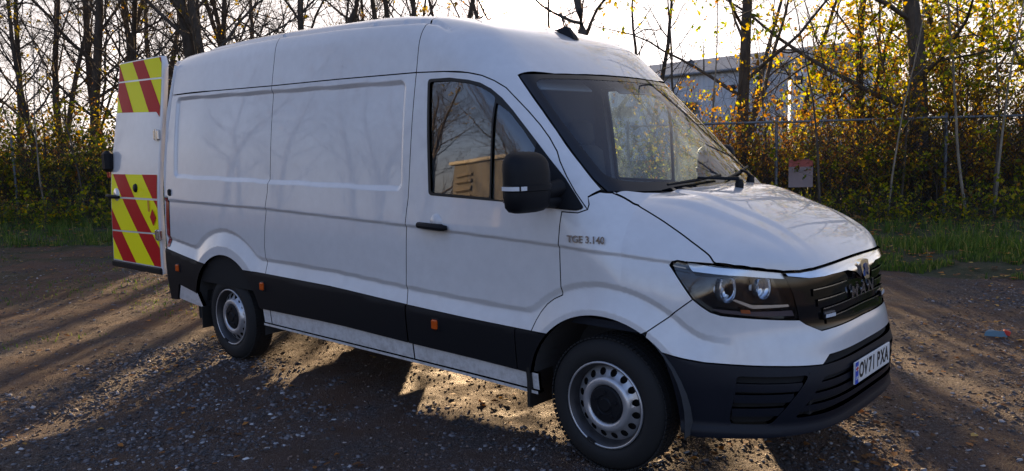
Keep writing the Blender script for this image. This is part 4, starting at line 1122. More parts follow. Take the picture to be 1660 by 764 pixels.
def fast_mesh(name, V, F, material, parent=None, smooth=False):
    me = bpy.data.meshes.new(name); V = np.asarray(V, np.float32); F = np.asarray(F, np.int32)
    me.vertices.add(len(V)); me.vertices.foreach_set('co', V.ravel())
    k = F.shape[1]; me.loops.add(F.size); me.loops.foreach_set('vertex_index', F.ravel())
    me.polygons.add(len(F)); me.polygons.foreach_set('loop_start', np.arange(0, F.size, k, dtype=np.int32)); me.polygons.foreach_set('loop_total', np.full(len(F), k, np.int32))
    if smooth: me.polygons.foreach_set('use_smooth', np.ones(len(F), bool))
    for mm in (material if isinstance(material, (list, tuple)) else [material]): me.materials.append(mm)
    me.update(calc_edges=True)
    return link(bpy.data.objects.new(name, me), parent)

def ground_mat():
    m = mat('gravel_and_mud', (.06, .05, .045), rough=.85, spec=.35)
    b = m.node_tree.nodes['Principled BSDF']
    v = coords(m, 'Object')
    big = noise(m, v, .55, 4, .6, .3); mid = noise(m, v, 3.0, 5, .65); fine = noise(m, v, 38, 4, .7)
    mud = ramp(m, mid, [(.28, (.055, .028, .018)), (.50, (.145, .074, .045)), (.72, (.27, .15, .095))])
    vo = nd(m, 'ShaderNodeTexVoronoi'); vo.inputs['Scale'].default_value = 62; lk(m, v, vo.inputs['Vector'])
    vo2 = nd(m, 'ShaderNodeTexVoronoi'); vo2.inputs['Scale'].default_value = 130; lk(m, v, vo2.inputs['Vector'])
    sep = nd(m, 'ShaderNodeSeparateColor'); lk(m, vo.outputs['Color'], sep.inputs[0])
    sep2 = nd(m, 'ShaderNodeSeparateColor'); lk(m, vo2.outputs['Color'], sep2.inputs[0])
    stone = ramp(m, sep.outputs[0], [(0, (.030, .026, .026)), (.55, (.075, .068, .070)), (.82, (.135, .128, .135)), (.95, (.20, .20, .22)), (1, (.38, .38, .40))])
    stone2 = ramp(m, sep2.outputs[1], [(0, (.028, .024, .024)), (.7, (.085, .078, .080)), (.93, (.15, .15, .165)), (1, (.34, .34, .35))])
    mxs = nd(m, 'ShaderNodeMix', data_type='RGBA'); mxs.inputs[0].default_value = .5; lk(m, stone.outputs[0], mxs.inputs[6]); lk(m, stone2.outputs[0], mxs.inputs[7])
    gx_ = nd(m, 'ShaderNodeSeparateXYZ'); lk(m, v, gx_.inputs[0])
    lf = nd(m, 'ShaderNodeMapRange'); lf.inputs['From Min'].default_value = -4.5; lf.inputs['From Max'].default_value = -8; lf.inputs['To Max'].default_value = -.16; lk(m, gx_.outputs[0], lf.inputs['Value'])
    bg2 = nd(m, 'ShaderNodeMath', operation='ADD'); lk(m, big, bg2.inputs[0]); lk(m, lf.outputs[0], bg2.inputs[1])
    gm = nd(m, 'ShaderNodeMath', operation='ADD'); lk(m, bg2.outputs[0], gm.inputs[0]); lk(m, mid, gm.inputs[1])
    gmask = ramp(m, gm.outputs[0], [(.84, (0, 0, 0)), (1.12, (1, 1, 1))])
    gm.use_clamp = False
    # how much gravel: scaled noise sum sits near 1
    mr = nd(m, 'ShaderNodeMapRange'); mr.inputs['From Min'].default_value = .80; mr.inputs['From Max'].default_value = 1.12; lk(m, gm.outputs[0], mr.inputs['Value'])
    sel = nd(m, 'ShaderNodeMath', operation='MULTIPLY'); lk(m, mr.outputs[0], sel.inputs[0]); sel.inputs[1].default_value = .92
    mx = nd(m, 'ShaderNodeMix', data_type='RGBA'); lk(m, sel.outputs[0], mx.inputs[0]); lk(m, mud.outputs[0], mx.inputs[6]); lk(m, mxs.outputs[2], mx.inputs[7])
    # thin moss and dead grass towards the left of the yard
    sx = nd(m, 'ShaderNodeSeparateXYZ'); lk(m, v, sx.inputs[0])
    mo = nd(m, 'ShaderNodeMapRange'); mo.inputs['From Min'].default_value = -6.5; mo.inputs['From Max'].default_value = -12; lk(m, sx.outputs[0], mo.inputs['Value'])
    ms = nd(m, 'ShaderNodeMapRange'); ms.inputs['From Min'].default_value = .46; ms.inputs['From Max'].default_value = .62; lk(m, noise(m, v, 1.1, 5, .7), ms.inputs['Value'])
    mm_ = nd(m, 'ShaderNodeMath', operation='MULTIPLY'); lk(m, mo.outputs[0], mm_.inputs[0]); lk(m, ms.outputs[0], mm_.inputs[1])
    mos = ramp(m, fine, [(.3, (.022, .032, .010)), (.7, (.09, .085, .030))])
    mx2 = nd(m, 'ShaderNodeMix', data_type='RGBA'); lk(m, mm_.outputs[0], mx2.inputs[0]); lk(m, mx.outputs[2], mx2.inputs[6]); lk(m, mos.outputs[0], mx2.inputs[7])
    lk(m, mx2.outputs[2], b.inputs['Base Color'])
    rr = ramp(m, mid, [(.3, (.55, .55, .55)), (.6, (.95, .95, .95))]); lk(m, rr.outputs[0], b.inputs['Roughness'])
    d1 = nd(m, 'ShaderNodeMath', operation='MULTIPLY'); lk(m, vo.outputs['Distance'], d1.inputs[0]); lk(m, sel.outputs[0], d1.inputs[1])
    h = nd(m, 'ShaderNodeMath', operation='SUBTRACT'); lk(m, fine, h.inputs[0]); lk(m, d1.outputs[0], h.inputs[1])
    h2 = nd(m, 'ShaderNodeMath', operation='SUBTRACT'); lk(m, h.outputs[0], h2.inputs[0]); lk(m, vo2.outputs['Distance'], h2.inputs[1])
    fine2 = noise(m, v, 110, 3, .8); h3 = nd(m, 'ShaderNodeMath', operation='MULTIPLY_ADD'); lk(m, fine2, h3.inputs[0]); h3.inputs[1].default_value = .6; lk(m, h2.outputs[0], h3.inputs[2])
    bump(m, h3.outputs[0], 1.0, .026)
    return m
def verge_mat():
    m = mat('verge_soil', (.03, .03, .018), rough=.95); b = m.node_tree.nodes['Principled BSDF']; v = coords(m, 'Object')
    r = ramp(m, noise(m, v, 2.2, 6, .7), [(.3, (.014, .018, .007)), (.5, (.028, .036, .012)), (.7, (.060, .048, .026))]); lk(m, r.outputs[0], b.inputs['Base Color'])
    bump(m, noise(m, v, 22, 5, .7), .8, .03); return m
ground = fast_mesh('ground', V, Fq, [ground_mat(), verge_mat()], smooth=True)
cenx = X[:-1, :-1].ravel(); ceny = Y[:-1, :-1].ravel()
wob = (vnoise(cenx * 2.2, ceny * 2.2, 9) - .5) * .9 + (vnoise(cenx * 7, ceny * 7, 10) - .5) * .35
mi = ((ceny - edge_y(cenx) + wob) > .15).astype(np.int32); ground.data.polygons.foreach_set('material_index', mi)
tag(ground, kind='structure')

# ------------------------------------------------------------------ loose stones, leaves on the ground
def isl_ramp(name, stops, rough=.8, trans=0.0, spec=.3):
    m = mat(name, stops[0][1], rough=rough, spec=spec); b = m.node_tree.nodes['Principled BSDF']
    g = nd(m, 'ShaderNodeNewGeometry'); r = ramp(m, g.outputs['Random Per Island'], stops); lk(m, r.outputs[0], b.inputs['Base Color'])
    if trans:
        tr = nd(m, 'ShaderNodeBsdfTranslucent'); hs = nd(m, 'ShaderNodeHueSaturation'); hs.inputs['Saturation'].default_value = 1.15; hs.inputs['Value'].default_value = 1.9
        lk(m, r.outputs[0], hs.inputs['Color']); lk(m, hs.outputs[0], tr.inputs[0])
        mx = nd(m, 'ShaderNodeMixShader'); mx.inputs[0].default_value = trans
        lk(m, b.outputs[0], mx.inputs[1]); lk(m, tr.outputs[0], mx.inputs[2]); lk(m, mx.outputs[0], m.node_tree.nodes['Material Output'].inputs[0])
    return m
rng = np.random.default_rng(7)
def scatter_stones(name, pts, smin_, smax_, material, power=3.0, kind='stuff'):
    n = len(pts); s = smin_ + (smax_ - smin_) * rng.random(n) ** power
    base = np.array([(-1, -.7, -.5), (.9, -.9, -.5), (1, .8, -.5), (-.8, 1, -.5), (-.55, -.5, .45), (.6, -.45, .6), (.5, .55, .45), (-.5, .55, .55)])
    V = base[None] + rng.normal(0, .17, (n, 8, 3))
    V *= (s[:, None, None] * np.stack([np.ones(n), rng.uniform(.55, 1, n), rng.uniform(.3, .75, n)], -1)[:, None, :])
    a = rng.uniform(0, 2 * PI, n); c, s_ = np.cos(a), np.sin(a); t = rng.normal(0, .25, n)
    x = V[:, :, 0] * c[:, None] - V[:, :, 1] * s_[:, None]; y = V[:, :, 0] * s_[:, None] + V[:, :, 1] * c[:, None]; z = V[:, :, 2] + x * t[:, None]
    V = np.stack([x + pts[:, None, 0], y + pts[:, None, 1], z + ground_z(pts[:, 0], pts[:, 1])[:, None] + s[:, None] * .12], -1)
    f = np.array([(3, 2, 1, 0), (4, 5, 6, 7), (0, 1, 5, 4), (1, 2, 6, 5), (2, 3, 7, 6), (3, 0, 4, 7)])
    F = (f[None] + 8 * np.arange(n)[:, None, None]).reshape(-1, 4)
    return tag(fast_mesh(name, V.reshape(-1, 3), F, material), kind=kind)
STONE = isl_ramp('loose_stone', [(0, (.045, .040, .040)), (.45, (.090, .084, .088)), (.78, (.14, .13, .14)), (.94, (.21, .205, .215)), (1, (.38, .38, .40))], .75)
PALE = isl_ramp('pale_stone', [(0, (.30, .30, .31)), (1, (.62, .62, .63))], .7)
def sample(n, x0, x1, y0, y1, dens=None):
    p = np.stack([rng.uniform(x0, x1, n * 2), rng.uniform(y0, y1, n * 2)], -1)
    p = p[p[:, 1] < edge_y(p[:, 0]) + .3]
    w = vnoise(p[:, 0] * 1.4, p[:, 1] * 1.4, 21) * .6 + vnoise(p[:, 0] * 4, p[:, 1] * 4, 22) * .4
    return p[rng.random(len(p)) < np.clip((w - .30) * 2.6, .06, 1)][:n]
pts = np.concatenate([sample(13500, -4.6, 1.0, -3.4, -.7), sample(15000, .0, 3.5, -1.5, 6.6), sample(4000, -12, -4.2, -3.5, 3.5), sample(1500, -14, -7, -2, 2)])
scatter_stones('gravel_stones', pts, .004, .021, STONE, 3.2)
gr = np.concatenate([np.stack([rng.uniform(-4.5, 1.2, 11000), rng.uniform(-3.3, 1.5, 11000)], -1), np.stack([rng.uniform(.2, 3.6, 8000), rng.uniform(-1.5, 6.4, 8000)], -1), np.stack([rng.uniform(-11, -4.5, 7000), rng.uniform(-3.5, 3.0, 7000)], -1)])
GRIT = isl_ramp('grit', [(0, (.04, .026, .02)), (.5, (.11, .07, .05)), (.85, (.20, .14, .11)), (1, (.34, .30, .28))], .9)
scatter_stones('soil_crumbs', gr, .003, .013, GRIT, 2.2)
scatter_stones('pale_gravel_stones', np.concatenate([sample(110, -4.2, 1.0, -3.2, -.8), sample(90, .4, 3.2, .0, 6.4), sample(60, -11, -4, -3.2, 2.5)]), .007, .021, PALE, 1.6)
def scatter_leaves(name, pts, size, material, lift=.012, kind='stuff', flat=.35):
    n = len(pts); s = size * rng.uniform(.6, 1.25, n); a = rng.uniform(0, 2 * PI, n)
    base = np.array([(-1, 0, .0), (-.25, -.62, .25), (.45, -.55, .2), (1, 0, .1), (.45, .55, .3), (-.25, .62, .15)])
    V = base[None] * s[:, None, None] * np.array([1, 1, flat])
    V[:, :, 2] += rng.normal(0, .12, (n, 6)) * s[:, None]
    x = V[:, :, 0] * np.cos(a)[:, None] - V[:, :, 1] * np.sin(a)[:, None]; y = V[:, :, 0] * np.sin(a)[:, None] + V[:, :, 1] * np.cos(a)[:, None]
    V = np.stack([x + pts[:, None, 0], y + pts[:, None, 1], V[:, :, 2] + (ground_z(pts[:, 0], pts[:, 1]) + lift)[:, None]], -1)
    f = np.array([(0, 1, 3), (1, 2, 3), (0, 3, 4), (0, 4, 5)]); F = (f[None] + 6 * np.arange(n)[:, None, None]).reshape(-1, 3)
    return tag(fast_mesh(name, V.reshape(-1, 3), F, material), kind=kind)
DEADLEAF = isl_ramp('fallen_leaf', [(0, (.10, .045, .020)), (.4, (.20, .085, .030)), (.7, (.42, .17, .04)), (1, (.50, .34, .10))], .7, .25)
lp = np.concatenate([sample(120, -4.5, 1.2, -3.0, -.7), sample(900, .3, 4, -.5, 6.6), sample(700, -14, -4, -3.0, 3.5), sample(150, -3.2, .5, -.8, 1.5)])
scatter_leaves('fallen_leaves', lp, .024, DEADLEAF)
def verge_pts(n, x0, x1, d0, d1, power=1.0):
    x = rng.uniform(x0, x1, n); d = d0 + (d1 - d0) * rng.random(n) ** power
    return np.stack([x, edge_y(x) + d], -1)
scatter_leaves('verge_leaf_litter', np.concatenate([verge_pts(2600, -6, 5, .0, 7.5), verge_pts(1800, -26, -8, .0, 5)]), .045, DEADLEAF, .03)

# ------------------------------------------------------------------ grass on the verge
def grass(name, pts, hmin, hmax, material, lean=.45):
    n = len(pts); h = rng.uniform(hmin, hmax, n); w = rng.uniform(.003, .0065, n) * (1 + h); a = rng.uniform(0, 2 * PI, n); b = rng.uniform(0, 2 * PI, n); ln = rng.uniform(.05, lean, n) * h
    z0 = ground_z(pts[:, 0], pts[:, 1])
    dx, dy_ = np.cos(a), np.sin(a); lx, ly = np.cos(b) * ln, np.sin(b) * ln
    P0 = np.stack([pts[:, 0] - dx * w, pts[:, 1] - dy_ * w, z0 - .01], -1); P1 = np.stack([pts[:, 0] + dx * w, pts[:, 1] + dy_ * w, z0 - .01], -1)
    P2 = np.stack([pts[:, 0] + dx * w * .8 + lx * .35, pts[:, 1] + dy_ * w * .8 + ly * .35, z0 + h * .6], -1); P3 = np.stack([pts[:, 0] - dx * w * .8 + lx * .35, pts[:, 1] - dy_ * w * .8 + ly * .35, z0 + h * .6], -1)
    P4 = np.stack([pts[:, 0] + lx, pts[:, 1] + ly, z0 + h * .92], -1)
    V = np.stack([P0, P1, P2, P3, P4], 1).reshape(-1, 3)
    f = np.array([(0, 1, 2), (0, 2, 3), (3, 2, 4)]); F = (f[None] + 5 * np.arange(n)[:, None, None]).reshape(-1, 3)
    return tag(fast_mesh(name, V, F, material), kind='stuff')
GRASS = isl_ramp('grass_blade', [(0, (.030, .060, .012)), (.5, (.065, .12, .022)), (.8, (.12, .17, .03)), (1, (.24, .21, .08))], .6, .35)
gp = np.concatenate([verge_pts(42000, -4.5, 4.5, .1, 3.4, 1.2), verge_pts(9000, -5, 6, 3.0, 8.0), verge_pts(30000, -27, -10, .0, 5.0, 1.3)])
k = vnoise(gp[:, 0] * 1.3, gp[:, 1] * 1.3, 31) * .7 + vnoise(gp[:, 0] * 5, gp[:, 1] * 5, 32) * .3
gp = gp[k > .42]
grass('verge_grass', gp, .03, .105, GRASS)
tp = np.concatenate([verge_pts(260, -4, 4.5, 1.2, 5), verge_pts(420, -26, -11, .1, 4)])
tuft = (tp[:, None, :] + rng.normal(0, .06, (len(tp), 16, 2))).reshape(-1, 2)
grass('grass_tufts', tuft, .08, .30, GRASS, .8)
yg = rng.uniform(size=(5200, 2)) * np.array([9, 5]) + np.array([-14.5, -2.5]); yg = yg[vnoise(yg[:, 0] * 1.1, yg[:, 1] * 1.1, 41) > .52]
grass('yard_grass', yg, .015, .05, GRASS)

# ------------------------------------------------------------------ trees and shrubs
def bark_mat(name, a, b_):
    m = mat(name, a, rough=.9); v = coords(m, 'Object', (1, 1, .35)); r = ramp(m, noise(m, v, 9, 5, .65), [(.3, a), (.7, b_)])
    lk(m, r.outputs[0], m.node_tree.nodes['Principled BSDF'].inputs['Base Color']); bump(m, noise(m, v, 26, 4, .6), .6, .02); return m
BARK = bark_mat('bark', (.045, .036, .028), (.105, .085, .065)); BARK_D = bark_mat('dark_twig', (.030, .024, .018), (.070, .054, .040))
BARK_P = bark_mat('pale_bark', (.16, .135, .10), (.30, .26, .20))
L_AUT = isl_ramp('autumn_leaf', [(0, (.11, .090, .012)), (.35, (.28, .21, .016)), (.6, (.36, .29, .02)), (.85, (.33, .16, .015)), (1, (.18, .22, .02))], .55, .50)
L_GRN = isl_ramp('turning_leaf', [(0, (.045, .075, .010)), (.35, (.13, .17, .015)), (.65, (.26, .27, .02)), (.88, (.38, .31, .02)), (1, (.34, .14, .015))], .55, .58)
L_DRK = isl_ramp('bramble_leaf', [(0, (.025, .042, .012)), (.45, (.060, .085, .018)), (.75, (.12, .12, .025)), (.92, (.26, .23, .025)), (1, (.32, .14, .02))], .55, .42)
L_BRN = isl_ramp('brown_leaf', [(0, (.08, .042, .02)), (.5, (.17, .090, .028)), (.8, (.30, .16, .025)), (1, (.42, .33, .04))], .6, .45)

class Grow:
    def __init__(s, seed): s.r = random.Random(seed); s.paths = []; s.tips = []
    def branch(s, p, d, L, r, lvl, P):
        R = s.r; n = max(3, int(L / P['seg'][lvl])); pts = [p]; rs = [r]; dirs = [d]
        d = d.normalized(); step = L / n; wob = P['wob'][lvl]; up = P['up'][lvl]
        for i in range(n):
            d = (d + Vector((R.gauss(0, wob), R.gauss(0, wob), R.gauss(0, wob) + up))).normalized()
            p = p + d * step; t = (i + 1) / n; pts.append(p); rs.append(max(r * (1 - t * P['tap'][lvl]), .0022)); dirs.append(d)
        s.paths.append((pts, rs, lvl))
        if lvl >= P['max']:
            s.tips += [(q, dd) for q, dd in zip(pts[1:], dirs[1:])]
            return
        nb = P['nb'][lvl]; k0 = P['start'][lvl]
        for j in range(nb):
            t = k0 + (1 - k0) * ((j + R.random()) / nb); i = min(n - 1, int(t * n)); fr = t * n - i
            q = pts[i].lerp(pts[i + 1], fr); dd = dirs[i + 1]
            ang = rad(R.uniform(*P['ang'][lvl])); az = R.uniform(0, 2 * PI) if lvl else j * 2.4 + R.uniform(-.5, .5)
            a = dd.orthogonal().normalized(); a = Matrix.Rotation(az, 3, dd) @ a
            nd_ = (dd * math.cos(ang) + a * math.sin(ang)).normalized()
            LL = L * P['len'][lvl] * R.uniform(.6, 1.2) * (1.15 - .55 * t); rr = rs[i] * P['rad'][lvl] * R.uniform(.7, 1.05)
            s.branch(q, nd_, LL, max(rr, .0028), lvl + 1, P)
    def mesh(s, sides=(9, 6, 4, 3, 3), cut=None):
        VV = []; FF = []; o = 0
        for pts, rs, lvl in s.paths:
            k = sides[min(lvl, len(sides) - 1)]; m = len(pts)
            P = np.array([tuple(q) for q in pts]); R_ = np.array(rs)
            D = np.gradient(P, axis=0); D /= np.maximum(np.linalg.norm(D, axis=1)[:, None], 1e-9)
            ref = np.where(np.abs(D[:, 2:3]) < .9, np.array([[0, 0, 1.]]), np.array([[1., 0, 0]]))
            A = np.cross(D, ref); A /= np.linalg.norm(A, axis=1)[:, None]; B = np.cross(D, A)
            t = np.arange(k) * 2 * PI / k
            V = P[:, None] + (A[:, None] * np.cos(t)[None, :, None] + B[:, None] * np.sin(t)[None, :, None]) * R_[:, None, None]
            VV.append(V.reshape(-1, 3)); i = np.arange(m - 1)[:, None] * k; j = np.arange(k)[None]; j2 = (j + 1) % k
            FF.append(np.stack([i + j, i + j2, i + k + j2, i + k + j], -1).reshape(-1, 4) + o); o += m * k
        return np.concatenate(VV), np.concatenate(FF)
def leaf_mesh(name, tips, dens, size, material, seed, parent, spread=.10, zmin=None, droop=.3):
    r = np.random.default_rng(seed); T = np.array([tuple(a) for a, b in tips])
    if zmin is not None: T = T[T[:, 2] > zmin]
    n = int(len(T) * dens); nc = max(1, n // 6); cc = T[r.integers(0, len(T), nc)] + r.normal(0, spread * .6, (nc, 3)); c = cc[r.integers(0, nc, n)] + r.normal(0, spread * .62, (n, 3))
    # leaves hang in small clusters
    s = size * r.uniform(.4, 1.45, n)
    u = r.normal(0, 1, (n, 3)); u[:, 2] -= droop; u /= np.linalg.norm(u, axis=1)[:, None]
    w = np.cross(u, r.normal(0, 1, (n, 3))); w /= np.linalg.norm(w, axis=1)[:, None]; nn_ = np.cross(u, w)
    base = [(-.9, 0, 0), (-.35, -.55, .12), (.25, -.45, .1), (1, 0, -.15), (.25, .45, .1), (-.35, .55, .12)]
    V = np.stack([c + (u * a + w * b + nn_ * d) * s[:, None] for a, b, d in base], 1).reshape(-1, 3)
    f = np.array([(0, 1, 3), (1, 2, 3), (0, 3, 4), (0, 4, 5)]); F = (f[None] + 6 * np.arange(n)[:, None, None]).reshape(-1, 3)
    o = fast_mesh(name, V, F, material, parent); o['kind'] = 'stuff'; return o
protos = {}
def tree_proto(key, name, seed, P, H, r0, leaves, bark=BARK, lean=(0, 0), trunk_name='trunk'):
    g = Grow(seed); g.branch(Vector((0, 0, -.15)), Vector((lean[0], lean[1], 1)), H, r0, 0, P)
    root_ = empty(name); tr = [q for q in g.paths if q[2] == 0]; rest = [q for q in g.paths if q[2] > 0]
    g.paths = tr; V_, F_ = g.mesh(); t = fast_mesh(trunk_name, V_, F_, bark, root_, smooth=True)
    if rest:
        g.paths = rest; V_, F_ = g.mesh(sides=P.get('sides', (9, 6, 4, 3, 3))); fast_mesh('branches', V_, F_, P.get('twig', bark), root_, smooth=True)['kind'] = 'stuff'
    for i, (dn, sz, mt, sp, zm) in enumerate(leaves): leaf_mesh('foliage', g.tips, dn, sz, mt, seed * 7 + i, root_, sp, zm)
    protos[key] = [root_, False]; return root_

def place(key, x, y, label, cat, group=None, rz=0., s=1., z=None, name=None, sz=None, tilt=(0, 0)):


    root_, used = protos[key]
    if used:
        r = root_.copy(); COL.objects.link(r)
        for ch in root_.children:
            c = ch.copy(); COL.objects.link(c); c.parent = r
        if 'group' in r: del r['group']
    else: r = root_; protos[key][1] = True
    r.location = (x, y, (float(ground_z(x, y)) if z is None else z) - .03); r.rotation_euler = (tilt[0], tilt[1], rz); r.scale = (s, s, sz or s)
    tag(r, label, cat, group); return r
bare = dict(seg=(.55, .36, .24, .20, .2), wob=(.035, .09, .14, .18, .2), up=(.02, .05, .04, .02, 0), tap=(.78, .88, .9, .9, .9), nb=(22, 12, 9, 0, 0), start=(.14, .14, .12, 0, 0), ang=((30, 62), (25, 60), (25, 65), (20, 60)), len=(.40, .46, .48, .5), rad=(.42, .52, .55, .6), max=3)
tree_proto('bareA', 'bare_tree', 11, bare, 11, .135, [(.035, .055, L_AUT, .08, None)])
tree_proto('bareB', 'bare_tree', 23, {**bare, 'nb': (19, 12, 9, 0, 0), 'start': (.24, .16, .12, 0, 0), 'wob': (.05, .11, .15, .2, .2)}, 12, .155, [(.015, .05, L_AUT, .08, None)])
# low spreading crown, bare and crooked
tree_proto('spread', 'spreading_tree', 31, {**bare, 'nb': (9, 10, 7, 0, 0), 'start': (.12, .15, .12, 0, 0), 'wob': (.10, .16, .2, .22, .2), 'ang': ((35, 70), (30, 65), (25, 65), (20, 60)), 'len': (.75, .46, .42, .5)}, 7.0, .19, [(.05, .05, L_BRN, .08, None)])
leafy = dict(seg=(.5, .36, .26, .22, .2), wob=(.045, .08, .12, .16, .2), up=(.02, .03, .01, -.01, 0), tap=(.7, .86, .9, .9, .9), nb=(14, 8, 5, 0, 0), start=(.16, .2, .2, 0, 0), ang=((38, 72), (30, 60), (30, 65), (20, 60)), len=(.46, .46, .48, .5), rad=(.42, .5, .55, .6), max=3)
tree_proto('leafA', 'autumn_tree', 41, leafy, 9.5, .15, [(.46, .052, L_AUT, .12, None), (.60, .052, L_GRN, .12, None)])
tree_proto('leafB', 'autumn_tree', 52, {**leafy, 'wob': (.06, .1, .14, .18, .2)}, 10.5, .20, [(1.7, .054, L_GRN, .14, None), (.5, .054, L_AUT, .12, None)], lean=(.10, -.05))
tree_proto('leafC', 'autumn_tree', 77, {**leafy, 'start': (.06, .1, .15, 0, 0), 'nb': (18, 7, 5, 0, 0), 'len': (.50, .46, .48, .5)}, 6.5, .11, [(.85, .060, L_GRN, .15, None), (.45, .058, L_AUT, .14, None)])
sap = dict(seg=(.4, .25, .2, .2, .2), wob=(.035, .08, .12, .16, .2), up=(.015, .03, .01, 0, 0), tap=(.85, .9, .9, .9, .9), nb=(13, 4, 0, 0, 0), start=(.25, .2, .2, 0, 0), ang=((22, 50), (25, 60), (30, 65), (20, 60)), len=(.24, .4, .48, .5), rad=(.45, .5, .55, .6), max=2)
tree_proto('sapA', 'sapling', 61, sap, 6.5, .035, [(.35, .055, L_AUT, .09, None)])
tree_proto('sapB', 'sapling', 62, {**sap, 'nb': (9, 3, 0, 0, 0)}, 7.5, .030, [(.18, .055, L_GRN, .09, None)], bark=BARK_P)
far = dict(twig=BARK_D, seg=(.8, .6, .45, .3, .2), wob=(.04, .10, .15, .2, .2), up=(.02, .05, .03, 0, 0), tap=(.8, .88, .9, .9, .9), nb=(14, 8, 6, 0, 0), start=(.10, .15, .12, 0, 0), ang=((28, 60), (25, 60), (25, 65), (20, 60)), len=(.42, .46, .5, .5), rad=(.42, .52, .6, .6), max=3, sides=(6, 4, 3, 3, 3))
tree_proto('far', 'woodland_tree', 71, far, 11.5, .16, [(.03, .07, L_BRN, .1, None)], bark=BARK_D)
# shrubs: many arching stems from the ground
def shrub_proto(key, name, seed, n, H, leaves, spread=.5, r0=.010, bark=BARK_D, sub=5):
    g = Grow(seed); R = g.r
    P = dict(seg=(.16, .12, .1), wob=(.09, .15, .2), up=(-.02, -.02, 0), tap=(.8, .9, .9), nb=(sub, 0, 0), start=(.2, .2, .2), ang=((25, 65), (30, 60), (20, 60)), len=(.34, .4, .4), rad=(.6, .6, .6), max=1)
    for i in range(n):
        a = R.uniform(0, 2 * PI); t = R.uniform(0, spread); L = H * R.uniform(.55, 1.15)
        g.branch(Vector((R.gauss(0, .45), R.gauss(0, .35), -.05)), Vector((math.cos(a) * t, math.sin(a) * t, 1)), L, r0 * R.uniform(.6, 1.3), 0, P)
    root_ = empty(name); g2 = g.mesh(sides=(4, 3, 3)); fast_mesh('stems', g2[0], g2[1], bark, root_)['kind'] = 'stuff'
    for i, (dn, sz, mt, sp) in enumerate(leaves): leaf_mesh('foliage', g.tips, dn, sz, mt, seed * 3 + i, root_, sp, None)
    protos[key] = [root_, False]; return root_
shrub_proto('bramble', 'bramble_shrub', 101, 34, 2.1, [(.85, .050, L_DRK, .10), (.20, .05, L_GRN, .1)])
shrub_proto('hedge', 'hedge_shrub', 102, 40, 2.6, [(.75, .048, L_DRK, .10), (.50, .052, L_GRN, .12), (.12, .05, L_AUT, .1)])
shrub_proto('twiggy', 'twiggy_shrub', 103, 46, 2.5, [(.45, .050, L_BRN, .1), (.08, .05, L_AUT, .1), (.16, .05, L_GRN, .1)], spread=.35)
shrub_proto('low', 'low_weeds', 104, 26, .75, [(.9, .034, L_GRN, .06), (.6, .03, L_DRK, .06)], spread=.8, r0=.005)
shrub_proto('dock', 'dead_dock_stalk', 105, 7, 1.25, [(1.6, .018, L_BRN, .03)], spread=.25, r0=.006, sub=3)

shrub_proto('tangle', 'twig_tangle', 106, 60, 4.2, [(.22, .050, L_AUT, .12), (.25, .05, L_GRN, .12), (.25, .05, L_BRN, .12)], spread=.45, r0=.011, sub=7)
shrub_proto('tangleB', 'twig_tangle', 107, 46, 3.2, [(.35, .052, L_GRN, .12), (.45, .05, L_DRK, .12), (.12, .05, L_AUT, .12)], spread=.55, r0=.010, sub=7)
T = {'a': (-24.46, 2.74), 'b': (-24.38, 3.96), 'c': (-21.77, 3.77), 'd': (-24.06, 5.31), 'e': (-21.53, 5.08), 'f': (-24.88, 7.16), 'g': (-21.86, 6.64), 'h': (-25.47, 9.14), 'i': (-18.75, 6.75), 'j': (-17.73, 6.78), 'k': (-23.70, 11.36), 'l': (-20.30, 11.07), 'm': (-17.64, 10.33), 'n': (-21.48, 15.02), 'o': (-19.07, 14.14), 'p': (-16.77, 13.18), 'q': (-17.68, 14.97), 'r': (-20.48, 19.12), 's': (-16.71, 19.05), 't': (-10.50, 14.62), 'u': (-7.02, 12.03), 'v': (-6.16, 13.14), 'w': (-6.49, 17.02), 'x': (-4.29, 15.43), 'y': (-2.69, 14.40), 'z': (-2.51, 17.07), 'A': (-1.11, 13.48), 'B': (-1.13, 16.74), 'C': (-.40, 16.01), 'D': (-4.98, 20.26)}
